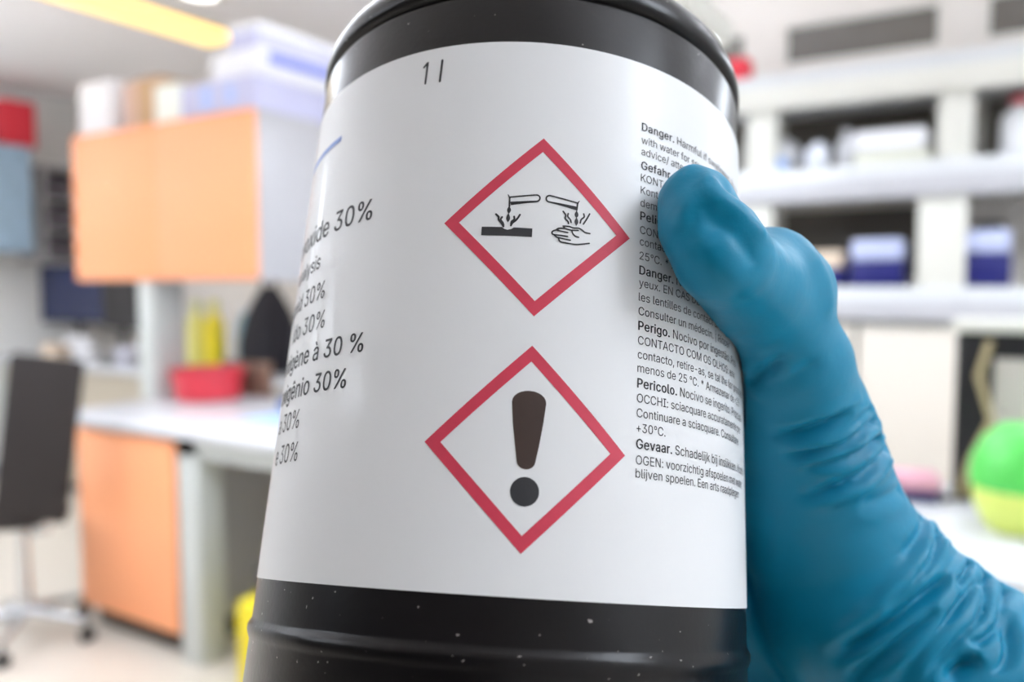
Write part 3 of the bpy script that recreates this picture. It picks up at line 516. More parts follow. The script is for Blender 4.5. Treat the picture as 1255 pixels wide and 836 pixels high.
# outlines of the letters used on the label: advance and closed outlines, thousandths of the text size
GLYPHS = {"%":[676,[[175,283,155,284,137,289,121,297,107,308,95,320,86,335,80,351,76,369,75,388,75,412,76,431,80,448,87,464,96,479,107,492,121,503,137,511,155,515,175,517,196,515,214,511,230,503,244,492,255,479,264,464,270,448,274,431,276,412,276,388,274,369,270,351,264,335,255,320,244,308,230,297,214,289,196,284],[175,327,191,329,203,335,212,346,218,358,222,372,223,388,223,412,222,428,219,441,213,454,204,464,191,470,175,473,160,470,148,464,138,454,132,441,128,428,127,412,127,388,128,372,132,358,138,346,147,335,160,329],[501,-10,481,-8,462,-3,446,5,432,15,421,28,412,43,406,59,402,77,400,95,400,120,402,138,406,156,412,172,421,187,433,200,447,210,463,218,481,223,501,225,522,223,540,218,556,210,570,200,581,187,590,172,596,156,600,138,601,120,601,95,600,77,596,59,589,43,580,28,569,15,555,5,540,-3,521,-8],[501,35,517,37,529,43,538,53,544,66,548,80,549,95,549,120,548,135,544,149,538,162,529,172,517,178,501,180,486,178,473,172,464,162,458,149,454,135,453,120,453,95,454,80,458,66,464,53,473,43,485,37],[132,0,482,509,540,509,191,0]]],"*":[453,[[201,223,206,331,114,272,89,315,186,365,89,415,114,459,206,400,201,509,250,509,246,400,337,459,362,415,266,365,362,315,337,272,246,331,250,223]]],"+":[453,[[198,34,198,364,255,364,255,34],[61,172,61,226,391,226,391,172]]],",":[188,[[38,-119,68,71,137,71,84,-119]]],"-":[453,[[337,244,337,188,114,188,114,244]]],".":[188,[[95,-4,83,-3,73,1,63,9,55,18,51,29,50,41,51,53,55,64,63,73,73,81,83,85,95,87,107,85,118,81,128,73,135,64,140,53,141,41,140,29,135,18,128,9,118,1,107,-3]]],"/":[249,[[235,533,71,-76,14,-76,178,533]]],"0":[453,[[227,-7,191,-3,158,7,130,24,105,48,85,77,69,113,57,155,50,202,48,254,50,306,57,353,69,395,85,431,106,461,130,484,159,502,191,512,227,516,262,512,295,502,323,484,348,461,368,431,384,395,396,353,403,306,405,254,403,202,396,155,384,113,368,77,348,48,323,24,295,7,263,-3],[227,50,250,52,271,60,290,74,306,92,320,116,330,144,338,176,342,213,344,254,342,295,338,332,330,365,320,393,306,416,290,435,271,449,250,457,227,460,203,457,182,449,163,435,147,416,134,393,123,365,115,332,111,295,109,254,111,213,115,176,123,144,134,116,147,92,163,74,182,60,203,52]]],"2":[453,[[64,0,64,47,234,229,282,282,294,298,303,312,311,327,316,341,319,356,320,371,319,389,315,405,308,419,298,431,287,441,273,449,258,455,241,458,224,460,205,458,188,454,172,447,159,438,148,427,139,413,132,398,128,381,127,362,66,362,68,391,75,418,86,442,102,464,121,482,143,496,168,507,196,513,225,516,254,513,281,507,306,497,328,482,346,465,361,445,372,423,379,398,381,372,380,354,377,336,371,318,363,299,351,280,336,259,317,235,294,209,267,180,153,60,153,57,389,57,389,0]]],"3":[453,[[218,-7,188,-5,159,1,133,10,108,22,88,38,70,57,57,79,48,104,44,132,109,132,112,115,118,100,126,87,137,76,150,66,165,59,182,54,200,51,219,50,239,51,258,55,275,61,291,69,304,80,315,93,323,108,328,125,329,145,328,163,323,180,316,196,306,211,292,223,275,234,254,241,229,246,201,248,157,248,157,299,288,448,288,452,70,452,70,509,372,509,372,461,211,278,211,289,247,290,279,286,308,276,333,262,354,244,371,222,383,198,391,173,393,145,390,116,383,90,370,66,354,45,333,27,309,12,281,2,251,-5]]],"5":[453,[[221,-7,192,-5,165,1,140,11,118,25,99,41,83,60,71,82,63,105,60,130,122,130,125,115,130,102,138,89,148,78,160,68,173,60,188,54,204,51,221,50,241,51,259,56,276,64,291,75,304,89,314,104,322,122,326,141,328,162,326,183,321,203,314,221,303,237,290,251,275,262,257,270,238,275,218,277,201,276,184,273,167,268,152,262,139,255,128,246,67,253,96,509,366,509,366,452,151,452,134,301,136,301,148,311,162,318,178,325,194,330,212,333,229,334,252,332,274,328,294,321,313,311,330,299,345,285,358,269,370,251,379,231,386,210,390,187,391,163,388,132,381,102,369,76,352,52,332,32,309,15,282,3,253,-4]]],":":[188,[[95,-4,83,-3,73,1,63,9,55,18,51,29,50,41,51,53,55,64,63,73,73,81,83,85,95,87,107,85,118,81,128,73,135,64,140,53,141,41,140,29,135,18,128,9,118,1,107,-3],[95,271,83,272,73,277,63,284,55,294,51,304,50,316,51,328,55,339,63,349,73,356,83,360,95,362,107,360,118,356,128,349,135,339,140,328,141,316,140,304,135,294,128,284,118,277,107,272]]],"<":[453,[[65,178,65,220,388,383,388,316,142,200,144,204,144,194,142,198,388,81,388,15]]],"A":[480,[[16,0,201,509,276,509,463,0,395,0,287,302,264,372,232,478,245,478,213,371,191,302,85,0],[110,142,110,199,370,199,370,142]]],"C":[510,[[267,-7,225,-3,186,7,150,25,119,49,92,79,70,115,53,157,44,203,40,254,44,305,53,352,70,393,92,429,119,459,150,484,186,501,225,512,267,516,293,514,317,511,340,504,362,496,383,485,402,471,419,456,435,438,448,418,459,397,467,373,473,348,408,348,404,365,397,380,389,395,380,407,369,418,357,428,344,437,330,444,315,449,300,453,284,455,267,456,237,453,209,445,184,432,161,414,141,391,125,364,113,332,106,295,103,254,106,213,113,177,125,145,141,117,161,94,184,76,210,63,237,56,267,53,284,54,300,56,315,60,330,65,344,72,357,81,369,90,380,102,389,114,397,128,404,144,408,160,473,160,467,135,459,112,448,91,435,71,420,53,402,38,383,24,363,13,341,5,317,-2,293,-6]]],"D":[502,[[219,0,96,0,96,57,215,57,254,60,288,68,318,81,343,99,363,122,379,149,390,181,397,216,399,255,397,294,390,329,379,361,364,388,344,410,320,428,291,441,258,449,221,452,93,452,93,509,225,509,273,505,315,495,353,478,385,455,412,426,433,391,449,351,458,306,462,255,458,205,449,159,433,119,411,83,384,54,351,31,312,14,268,3],[125,509,125,0,60,0,60,509]]],"E":[419,[[60,0,60,509,372,509,372,452,125,452,125,286,355,286,355,229,125,229,125,57,375,57,375,0]]],"G":[520,[[269,-7,225,-3,185,7,149,25,118,49,91,79,69,116,53,157,43,203,40,254,43,305,53,352,69,393,91,429,117,459,149,484,184,501,223,512,265,516,291,514,316,510,340,504,363,494,384,483,403,469,421,453,436,436,449,416,460,395,468,373,474,349,408,349,402,365,395,379,387,393,378,406,368,417,356,427,344,436,330,443,315,448,300,453,283,455,265,456,236,453,209,445,183,432,160,414,141,392,125,364,113,332,106,295,103,254,106,213,113,177,125,145,141,117,161,95,184,76,210,63,238,56,269,53,296,55,322,61,345,71,365,85,382,102,396,123,407,147,413,173,415,202,434,199,283,199,283,256,478,256,478,200,475,160,466,124,451,91,431,62,406,38,377,19,344,5,308,-4]]],"H":[517,[[60,0,60,509,125,509,125,289,392,289,392,509,457,509,457,0,392,0,392,232,125,232,125,0]]],"I":[300,[[31,0,31,57,118,57,118,452,31,452,31,509,269,509,269,452,183,452,183,57,269,57,269,0]]],"J":[396,[[185,-7,143,-2,106,11,75,33,52,63,38,100,33,145,33,173,98,173,98,145,100,117,108,93,122,74,139,61,160,53,185,50,209,53,230,61,248,74,261,93,269,117,272,145,272,509,336,509,336,145,332,100,318,63,294,33,263,11,227,-2]]],"K":[467,[[104,145,104,216,139,261,174,303,212,344,364,509,448,509,231,276,228,276],[60,0,60,509,125,509,125,334,124,225,125,193,125,0],[372,0,188,259,228,309,449,0]]],"L":[393,[[60,0,60,509,125,509,125,57,361,57,361,0]]],"M":[628,[[60,0,60,509,152,509,277,187,287,159,299,123,311,84,322,49,307,49,318,83,330,121,342,158,352,187,476,509,568,509,568,0,504,0,504,291,504,327,505,369,506,413,507,457,513,457,498,409,482,363,467,322,456,291,342,0,286,0,170,291,159,321,145,361,129,408,112,457,119,457,120,416,121,372,122,328,122,291,122,0]]],"N":[523,[[60,0,60,509,136,509,343,183,363,151,388,107,414,55,405,54,401,108,399,157,399,195,399,509,463,509,463,0,387,0,202,290,177,331,148,381,108,452,119,454,122,384,124,328,125,291,125,0]]],"O":[533,[[267,-7,225,-3,186,7,150,25,119,49,92,79,70,115,53,157,44,203,40,254,44,305,53,352,70,393,92,429,119,459,150,484,186,501,225,512,267,516,309,512,348,501,384,484,415,459,442,429,464,393,480,352,490,305,493,254,490,203,480,157,464,115,442,79,415,49,384,25,348,7,309,-3],[267,53,296,55,324,63,349,76,372,94,392,116,408,144,420,176,428,213,430,254,428,295,420,332,408,365,392,392,372,415,349,433,324,446,296,453,267,456,237,453,210,445,184,433,161,415,142,392,125,364,113,332,106,295,103,254,106,213,113,176,125,144,142,117,161,94,184,76,210,63,237,55]]],"P":[445,[[60,0,60,509,235,509,272,506,305,499,332,487,356,471,375,452,390,430,400,404,407,377,409,348,407,318,400,291,390,265,375,243,356,223,332,207,305,195,272,188,235,186,109,186,109,242,233,242,257,244,279,248,297,256,312,266,324,279,333,294,339,310,343,328,344,348,343,367,339,385,333,402,324,416,312,428,297,439,279,446,257,451,232,452,125,452,125,0]]],"R":[449,[[60,0,60,509,236,509,273,506,305,500,333,489,356,473,376,455,390,433,401,408,407,381,409,352,407,323,401,296,390,271,376,250,356,232,333,217,305,206,273,200,236,198,96,198,96,255,234,255,258,256,280,260,298,267,313,276,325,287,334,300,340,316,344,333,345,352,344,371,340,389,334,405,325,419,313,430,298,440,279,446,258,451,233,452,125,452,125,0],[353,0,230,229,303,229,428,0]]],"S":[447,[[224,-9,188,-7,156,-1,128,9,102,23,81,40,64,60,51,83,42,109,38,137,104,137,108,118,114,102,123,88,136,76,150,66,166,59,185,53,204,50,224,49,246,50,267,54,286,60,303,69,317,79,329,92,338,106,344,122,346,139,344,154,340,168,332,179,322,189,310,197,296,205,245,222,184,239,145,253,112,269,86,289,67,313,56,341,52,372,54,400,62,425,75,448,92,468,113,484,138,498,165,508,195,514,227,516,259,514,289,508,316,498,340,484,360,468,377,449,390,427,398,403,401,378,337,378,332,402,320,421,302,437,280,449,254,456,225,459,204,457,185,454,167,448,152,440,139,430,129,418,121,405,117,391,115,376,117,359,122,345,131,334,142,324,155,315,169,308,212,293,264,279,312,264,328,256,344,248,359,238,372,226,384,213,395,198,402,180,407,161,408,139,406,112,399,87,386,64,370,43,349,25,323,11,294,0,261,-7]]],"T":[449,[[32,452,32,509,417,509,417,452,257,452,257,0,193,0,193,452]]],"U":[517,[[259,-8,220,-6,186,2,154,15,126,33,103,55,85,80,71,108,63,140,60,173,60,509,124,509,124,178,126,155,132,133,141,113,153,95,169,80,187,68,208,59,232,53,259,52,285,53,309,59,331,68,349,80,364,95,377,113,385,133,391,155,393,178,393,509,457,509,457,173,454,140,446,108,433,80,414,55,391,33,363,15,332,2,297,-6]]],"V":[480,[[204,0,16,509,84,509,192,206,215,137,248,31,235,31,267,138,290,206,395,509,463,509,278,0]]],"W":[686,[[155,0,16,509,82,509,163,196,175,145,187,94,197,40,189,40,200,94,211,145,224,196,306,509,380,509,462,196,474,145,486,94,497,40,488,40,499,94,510,145,523,196,603,509,670,509,530,0,455,0,368,323,351,391,336,475,350,475,335,395,318,323,230,0]]],"a":[389,[[160,-9,137,-7,115,-3,94,5,76,15,60,29,48,45,38,63,32,84,30,108,32,128,36,146,43,161,53,174,64,184,78,193,92,200,108,206,125,211,178,220,234,227,265,235,276,255,276,257,275,272,272,285,267,297,260,307,251,315,240,322,227,327,212,330,196,331,178,330,163,327,149,322,118,301,100,274,41,291,51,313,64,331,79,346,95,358,114,368,133,375,153,380,173,383,194,384,239,379,255,375,271,369,286,360,300,350,312,336,322,320,330,301,335,278,337,251,337,0,277,0,277,52,272,52,252,25,242,16,229,8,215,1,199,-4,181,-7],[170,45,192,47,211,51,228,59,242,68,254,80,263,93,270,108,274,122,276,138,276,190,259,182,231,176,200,171,175,168,134,159,122,153,112,147,103,139,97,130,93,118,92,105,93,93,96,82,102,72,109,64,119,57,130,52,142,48,156,46]]],"b":[424,[[229,-8,208,-7,189,-3,172,4,159,12,147,21,138,31,118,59,112,59,112,0,53,0,53,509,114,509,114,319,118,319,137,346,147,355,158,364,171,373,188,379,207,383,229,384,259,382,287,374,313,361,335,342,354,320,370,293,381,261,388,227,390,189,388,151,381,116,370,84,355,57,336,34,313,16,288,3,260,-6],[220,47,242,49,262,55,279,66,294,80,306,97,316,117,323,139,327,163,328,189,327,215,323,239,316,261,307,281,295,298,280,311,262,322,243,328,220,330,198,328,178,322,161,312,147,299,134,282,125,263,118,241,114,216,113,189,114,162,118,138,125,115,135,95,147,78,162,65,179,55,198,49]]],"c":[396,[[207,-8,174,-5,144,3,117,16,93,35,72,58,56,85,44,116,37,150,34,187,37,225,44,260,56,291,72,318,93,341,117,360,144,374,174,382,207,384,226,384,243,381,260,377,276,371,291,364,305,356,318,346,330,335,340,322,349,308,356,293,362,277,303,262,290,289,270,311,242,325,207,330,184,328,163,321,145,310,130,296,118,278,108,258,102,236,98,212,96,187,98,163,102,139,108,117,118,97,130,80,145,66,163,55,184,49,207,46,243,52,271,66,292,89,304,117,363,102,357,86,350,70,341,56,331,43,319,32,306,21,292,12,277,5,261,-1,244,-5,226,-7]]],"d":[424,[[195,-8,165,-6,137,3,111,16,89,34,70,57,55,84,43,116,36,151,34,189,36,227,43,261,55,293,70,320,89,342,112,361,137,374,165,382,196,384,218,383,237,379,253,373,267,364,278,355,287,346,306,319,311,319,311,509,372,509,372,0,313,0,313,59,307,59,287,31,277,21,266,12,252,4,236,-3,217,-7],[205,47,226,49,246,55,263,65,278,78,290,95,299,115,306,138,310,162,312,189,310,216,306,241,300,263,290,282,278,299,263,312,246,322,227,328,205,330,182,328,162,322,145,311,130,298,118,281,108,261,102,239,98,215,96,189,98,163,102,139,109,117,118,97,130,80,145,66,162,55,182,49]]],"e":[404,[[212,-8,177,-5,145,3,117,16,92,35,72,58,56,85,44,116,37,150,34,187,36,224,44,258,55,290,71,317,91,340,115,359,142,373,172,382,205,384,226,383,246,380,266,374,285,366,303,355,319,341,334,324,347,305,357,282,365,256,370,227,371,194,371,169,75,169,75,221,338,221,310,202,308,226,304,248,298,269,288,286,277,301,263,314,246,323,227,328,205,330,183,328,164,323,146,313,131,301,119,286,109,270,102,251,97,231,96,211,96,178,98,151,102,127,110,106,121,88,135,73,151,61,169,53,190,48,212,46,227,47,241,49,254,53,265,58,276,65,285,73,294,82,300,93,306,105,365,91,358,72,348,55,335,39,320,26,302,14,283,4,261,-3,237,-7]]],"f":[254,[[228,379,228,327,6,327,6,379],[81,0,81,432,82,452,87,470,96,486,107,499,120,510,135,519,152,525,169,529,187,530,222,527,243,521,227,468,215,472,195,474,178,472,164,468,154,460,147,449,143,435,142,419,142,0]]],"g":[425,[[207,-151,180,-149,156,-146,134,-140,114,-132,97,-122,82,-110,70,-97,59,-84,51,-69,101,-41,122,-66,131,-74,142,-82,154,-88,169,-93,187,-96,207,-97,236,-95,261,-87,282,-75,298,-58,308,-34,311,-6,311,68,306,68,287,41,277,32,266,23,252,16,236,10,217,6,195,5,165,7,138,14,113,27,90,43,71,65,55,90,43,120,36,154,34,191,36,229,43,263,55,293,71,320,90,342,112,361,138,374,166,382,196,384,218,383,237,379,253,373,267,365,279,356,288,346,308,319,313,319,313,379,372,379,372,-9,370,-40,363,-67,350,-90,334,-109,314,-124,291,-136,265,-144,237,-149],[205,59,227,61,246,66,264,75,278,87,290,103,300,121,307,142,311,166,312,193,311,219,307,242,300,264,291,283,279,299,264,312,247,322,227,328,205,330,182,328,163,322,145,312,130,298,118,282,109,262,102,241,98,218,96,193,98,167,102,144,109,123,118,104,131,88,145,76,163,66,183,61]]],"h":[410,[[114,227,114,0,53,0,53,509,114,509,114,287,102,287,116,319,132,344,152,362,175,374,200,382,227,384,252,383,275,377,295,369,313,356,328,340,341,321,350,298,355,271,357,240,357,0,296,0,296,235,293,263,286,286,273,304,256,318,235,326,210,329,192,328,176,324,161,317,147,308,136,297,126,283,119,266,115,248]]],"i":[167,[[53,0,53,379,114,379,114,0],[84,443,73,444,63,448,54,455,47,463,43,472,41,483,43,494,47,504,54,512,63,518,73,522,84,524,95,522,105,518,114,512,121,504,125,494,126,483,125,472,121,463,114,455,105,448,95,444]]],"j":[167,[[53,379,114,379,114,-30,112,-52,108,-72,102,-90,92,-106,80,-119,65,-129,47,-137,27,-141,4,-143,-10,-143,-10,-87,2,-87,18,-85,31,-80,40,-72,47,-61,51,-46,53,-29],[83,443,72,444,62,448,53,455,47,463,42,472,41,483,42,494,47,504,53,512,62,518,72,522,83,524,95,522,105,518,114,512,120,504,125,494,126,483,125,472,120,463,114,455,105,448,95,444]]],"k":[381,[[110,137,110,212,121,212,284,379,360,379,184,199,177,199],[53,0,53,509,114,509,114,0],[294,0,148,186,191,229,372,0]]],"l":[189,[[139,-2,112,0,91,8,74,20,62,37,55,59,53,84,53,509,114,509,114,99,114,83,117,71,120,62,126,57,135,53,146,52,160,53,170,54,181,3,162,-1]]],"m":[610,[[53,0,53,379,112,379,112,295,108,295,114,314,122,331,132,346,144,358,158,368,172,376,187,382,203,385,219,386,245,383,268,375,287,361,303,342,314,320,321,295,312,295,318,312,326,329,337,343,350,356,364,366,381,375,398,381,417,385,437,386,458,385,478,380,497,372,514,361,529,346,541,328,550,307,555,283,557,255,557,0,496,0,496,254,493,279,485,298,473,313,456,323,438,329,419,330,402,329,387,326,374,320,363,312,353,302,345,290,340,277,336,263,335,247,335,0,274,0,274,260,272,280,265,297,253,311,238,322,220,328,199,330,185,329,171,326,158,320,145,312,135,302,126,289,119,274,115,257,114,238,114,0]]],"n":[410,[[114,227,114,0,53,0,53,379,112,379,112,287,102,287,116,319,132,344,152,362,175,374,200,382,227,384,252,383,275,377,295,369,313,356,328,340,341,321,350,298,355,271,357,240,357,0,296,0,296,235,293,263,286,286,273,304,256,318,235,326,210,329,192,328,176,324,161,317,147,308,136,297,126,283,119,266,115,248]]],"o":[415,[[207,-8,174,-5,144,3,117,16,93,35,72,58,56,85,44,116,37,150,34,187,37,225,44,260,56,291,72,318,93,341,117,360,144,374,174,382,207,384,241,382,271,374,299,360,323,341,343,318,359,291,371,260,379,225,381,187,379,150,371,116,359,85,343,58,323,35,299,16,271,3,241,-5],[207,46,231,49,252,55,270,66,285,80,298,97,307,117,314,139,318,163,319,187,318,212,314,236,307,258,298,278,285,296,270,310,252,321,231,328,207,330,184,328,163,321,145,310,130,296,118,278,108,258,102,236,98,212,96,187,98,163,102,139,108,117,118,97,130,80,145,66,163,55,184,49]]],"p":[424,[[53,-143,53,379,112,379,112,319,118,319,137,346,147,355,158,364,171,373,188,379,207,383,229,384,259,382,287,374,313,361,335,342,354,320,370,293,381,261,388,227,390,189,388,151,381,116,370,84,355,57,336,34,313,16,288,3,260,-6,229,-8,208,-7,189,-3,173,4,159,12,147,21,138,31,118,59,114,59,114,-143],[220,47,242,49,262,55,279,66,294,80,306,97,316,117,323,139,327,163,328,189,327,215,323,239,316,261,307,281,295,298,280,311,262,322,243,328,220,330,198,328,178,322,161,312,147,299,134,282,125,263,118,241,114,216,113,189,114,162,118,138,125,115,135,95,147,78,162,65,179,55,198,49]]],"q":[424,[[372,-143,311,-143,311,59,306,59,287,31,277,21,266,12,252,4,236,-3,217,-7,195,-8,165,-6,137,3,111,16,89,34,70,57,55,84,43,116,36,151,34,189,36,227,43,261,55,293,70,320,89,342,112,361,137,374,165,382,196,384,218,383,237,379,253,373,267,364,278,355,287,346,307,319,313,319,313,379,372,379],[205,47,226,49,246,55,263,65,278,78,290,95,299,115,306,138,310,162,312,189,310,216,306,241,300,263,290,282,278,299,263,312,246,322,227,328,205,330,182,328,162,322,145,311,130,298,118,281,108,261,102,239,98,215,96,189,98,163,102,139,109,117,118,97,130,80,145,66,162,55,182,49]]],"r":[259,[[53,0,53,379,112,379,112,321,115,321,124,339,137,354,152,367,171,377,191,383,213,385,229,384,243,384,243,322,230,324,207,326,190,324,174,321,159,315,146,306,135,296,126,284,119,269,115,254,114,237,114,0]]],"s":[365,[[182,-8,157,-7,133,-3,112,3,93,12,76,24,62,38,50,54,41,73,36,94,94,107,101,87,111,72,124,60,141,52,160,47,181,45,206,47,227,53,244,62,258,74,265,88,268,103,266,115,262,126,254,136,243,144,229,150,212,155,149,170,118,180,92,192,72,208,58,227,50,249,47,274,49,295,55,314,65,332,79,347,95,360,115,370,137,378,161,383,187,384,212,383,234,379,254,372,271,363,286,352,299,339,309,324,318,308,324,290,268,277,262,291,254,304,243,316,228,325,210,331,187,333,166,331,147,326,131,317,119,305,111,292,109,277,110,264,115,253,124,243,136,235,152,229,172,223,229,209,261,200,287,187,306,171,320,153,328,131,331,107,329,85,323,65,312,47,298,31,281,18,260,6,236,-2,210,-7]]],"t":[227,[[204,379,204,327,6,327,6,379],[65,471,126,471,126,98,127,83,130,70,136,61,144,55,156,51,170,50,185,51,202,54,213,2,192,-3,168,-4,138,-1,113,7,92,21,77,41,68,64,65,93]]],"u":[410,[[182,-5,158,-3,135,2,115,11,97,23,82,39,69,59,60,82,54,109,53,139,53,379,114,379,114,144,116,117,124,94,137,75,154,61,175,53,200,50,218,51,234,55,249,62,263,71,274,83,283,97,290,113,295,132,296,153,296,379,357,379,357,0,298,0,298,92,307,92,294,60,277,35,257,17,234,5,209,-3]]],"v":[389,[[163,0,17,379,84,379,165,155,187,87,206,21,184,21,203,87,224,155,305,379,371,379,226,0]]],"w":[567,[[138,0,23,379,87,379,133,214,154,137,175,41,165,41,186,135,206,214,252,379,316,379,362,214,382,136,402,41,391,41,413,135,434,214,480,379,545,379,429,0,368,0,319,172,305,225,291,280,277,338,291,338,277,280,263,225,248,172,199,0]]],"x":[379,[[21,0,171,218,171,171,29,379,100,379,147,306,179,253,207,206,175,206,202,253,233,306,282,379,352,379,209,169,209,214,358,0,287,0,231,85,200,136,173,182,205,182,178,136,148,85,91,0]]],"y":[389,[[47,-139,61,-86,71,-87,104,-89,113,-86,122,-81,130,-74,138,-64,145,-51,151,-36,163,-1,17,379,84,379,165,155,187,87,206,21,184,21,202,87,224,155,305,379,371,379,204,-58,196,-77,187,-93,177,-107,165,-119,153,-128,139,-136,125,-141,109,-144,91,-145,65,-143]]],"z":[380,[[42,0,42,46,254,320,254,323,48,323,48,379,333,379,333,331,126,60,126,56,339,56,339,0]]],"|":[230,[[141,673,141,-164,88,-164,88,673]]],"°":[316,[[158,283,138,285,119,290,101,298,84,310,70,324,59,340,50,358,45,377,43,397,45,418,50,437,59,455,70,472,84,486,101,497,119,506,138,511,158,513,179,511,198,506,216,497,232,486,246,472,257,455,266,437,271,418,273,397,271,377,266,358,257,340,246,324,232,310,216,298,198,290,179,285],[158,334,190,343,213,366,218,376,221,386,222,397,221,409,218,420,213,430,190,453,180,458,170,461,158,462,147,461,136,458,126,453,103,430,98,420,96,409,95,397,103,366,126,343,136,338,147,335]]],"à":[389,[[160,-9,137,-7,115,-3,94,5,76,15,60,29,48,45,38,63,32,84,30,108,32,128,36,146,43,161,53,174,64,184,78,193,92,200,108,206,125,211,178,220,234,227,265,235,276,255,276,257,275,272,272,285,267,297,260,307,251,315,240,322,227,327,212,330,196,331,178,330,163,327,149,322,118,301,100,274,41,291,51,313,64,331,79,346,95,358,114,368,133,375,153,380,173,383,194,384,239,379,255,375,271,369,286,360,300,350,312,336,322,320,330,301,335,278,337,251,337,0,277,0,277,52,272,52,252,25,242,16,229,8,215,1,199,-4,181,-7],[170,45,192,47,211,51,228,59,242,68,254,80,263,93,270,108,274,122,276,138,276,190,259,182,231,176,200,171,175,168,134,159,122,153,112,147,103,139,97,130,93,118,92,105,93,93,96,82,102,72,109,64,119,57,130,52,142,48,156,46],[165,429,99,529,168,529,215,429]]],"ã":[389,[[160,-9,137,-7,115,-3,94,5,76,15,60,29,48,45,38,63,32,84,30,108,32,128,36,146,43,161,53,174,64,184,78,193,92,200,108,206,125,211,178,220,234,227,265,235,276,255,276,257,275,272,272,285,267,297,260,307,251,315,240,322,227,327,212,330,196,331,178,330,163,327,149,322,118,301,100,274,41,291,51,313,64,331,79,346,95,358,114,368,133,375,153,380,173,383,194,384,239,379,255,375,271,369,286,360,300,350,312,336,322,320,330,301,335,278,337,251,337,0,277,0,277,52,272,52,252,25,242,16,229,8,215,1,199,-4,181,-7],[170,45,192,47,211,51,228,59,242,68,254,80,263,93,270,108,274,122,276,138,276,190,259,182,231,176,200,171,175,168,134,159,122,153,112,147,103,139,97,130,93,118,92,105,93,93,96,82,102,72,109,64,119,57,130,52,142,48,156,46],[234,446,209,450,186,460,166,470,151,475,138,466,133,448,90,448,92,467,97,484,104,498,115,509,128,516,145,518,170,514,191,504,210,494,227,490,240,496,247,517,288,517,286,497,281,480,273,466,263,455,249,448]]],"è":[404,[[212,-8,177,-5,145,3,117,16,92,35,72,58,56,85,44,116,37,150,34,187,36,224,44,258,55,290,71,317,91,340,115,359,142,373,172,382,205,384,226,383,246,380,266,374,285,366,303,355,319,341,334,324,347,305,357,282,365,256,370,227,371,194,371,169,75,169,75,221,338,221,310,202,308,226,304,248,298,269,288,286,277,301,263,314,246,323,227,328,205,330,183,328,164,323,146,313,131,301,119,286,109,270,102,251,97,231,96,211,96,178,98,151,102,127,110,106,121,88,135,73,151,61,169,53,190,48,212,46,227,47,241,49,254,53,265,58,276,65,285,73,294,82,300,93,306,105,365,91,358,72,348,55,335,39,320,26,302,14,283,4,261,-3,237,-7],[180,429,114,529,182,529,230,429]]],"é":[404,[[212,-8,177,-5,145,3,117,16,92,35,72,58,56,85,44,116,37,150,34,187,36,224,44,258,55,290,71,317,91,340,115,359,142,373,172,382,205,384,226,383,246,380,266,374,285,366,303,355,319,341,334,324,347,305,357,282,365,256,370,227,371,194,371,169,75,169,75,221,338,221,310,202,308,226,304,248,298,269,288,286,277,301,263,314,246,323,227,328,205,330,183,328,164,323,146,313,131,301,119,286,109,270,102,251,97,231,96,211,96,178,98,151,102,127,110,106,121,88,135,73,151,61,169,53,190,48,212,46,227,47,241,49,254,53,265,58,276,65,285,73,294,82,300,93,306,105,365,91,358,72,348,55,335,39,320,26,302,14,283,4,261,-3,237,-7],[177,429,225,529,293,529,227,429]]],"ê":[404,[[212,-8,177,-5,145,3,117,16,92,35,72,58,56,85,44,116,37,150,34,187,36,224,44,258,55,290,71,317,91,340,115,359,142,373,172,382,205,384,226,383,246,380,266,374,285,366,303,355,319,341,334,324,347,305,357,282,365,256,370,227,371,194,371,169,75,169,75,221,338,221,310,202,308,226,304,248,298,269,288,286,277,301,263,314,246,323,227,328,205,330,183,328,164,323,146,313,131,301,119,286,109,270,102,251,97,231,96,211,96,178,98,151,102,127,110,106,121,88,135,73,151,61,169,53,190,48,212,46,227,47,241,49,254,53,265,58,276,65,285,73,294,82,300,93,306,105,365,91,358,72,348,55,335,39,320,26,302,14,283,4,261,-3,237,-7],[155,435,95,435,95,438,175,529,233,529,313,438,313,435,252,435,204,495]]],"í":[167,[[53,0,53,379,114,379,114,0],[57,429,104,529,173,529,107,429]]]," ":[188,[]]}
_GC = {}
def glyph_tris(ch):
    """fill one letter: triangulate its outlines, keep triangles with non-zero winding"""
    if ch in _GC: return _GC[ch]
    vs, es, loops = [], [], []
    for o_ in GLYPHS[ch][1]:
        n_ = len(o_)//2; b = len(vs)
        pts = [Vector((o_[2*k]/1000, o_[2*k+1]/1000)) for k in range(n_)]
        vs += pts; loops.append(pts)
        es += [(b+k, b+(k+1) % n_) for k in range(n_)]
    if not vs: _GC[ch] = ([], []); return _GC[ch]
    r = delaunay_2d_cdt(vs, es, [], 0, 1e-6)
    V2, F2 = r[0], []
    for f in r[2]:
        c = sum((V2[q] for q in f), Vector((0, 0)))/len(f); wn_ = 0
        for L in loops:
            for a, b in zip(L, L[1:]+L[:1]):
                if (a.y <= c.y) != (b.y <= c.y):
                    t_ = (c.y-a.y)/(b.y-a.y)
                    if a.x+t_*(b.x-a.x) > c.x: wn_ += 1 if b.y > a.y else -1
        if wn_: F2.append(tuple(f))
    _GC[ch] = (V2, F2); return _GC[ch]
def text_mesh(txt, bold=0.0):
    bm = bmesh.new(); x = 0
    for ch in txt:
        V2, F2 = glyph_tris(ch)
        for dx, dy in ((0, 0),) if not bold else ((-bold, 0), (bold, 0), (0, bold*.5), (0, -bold*.5)):
            if not F2: break
            vv = [bm.verts.new((q.x+x/1000+dx, q.y+dy, 0)) for q in V2]
            for f in F2: bm.faces.new([vv[k] for k in f])
        x += GLYPHS[ch][0]+bold*1300
    for v in [v for v in bm.verts if not v.link_faces]: bm.verts.remove(v)
    return bm
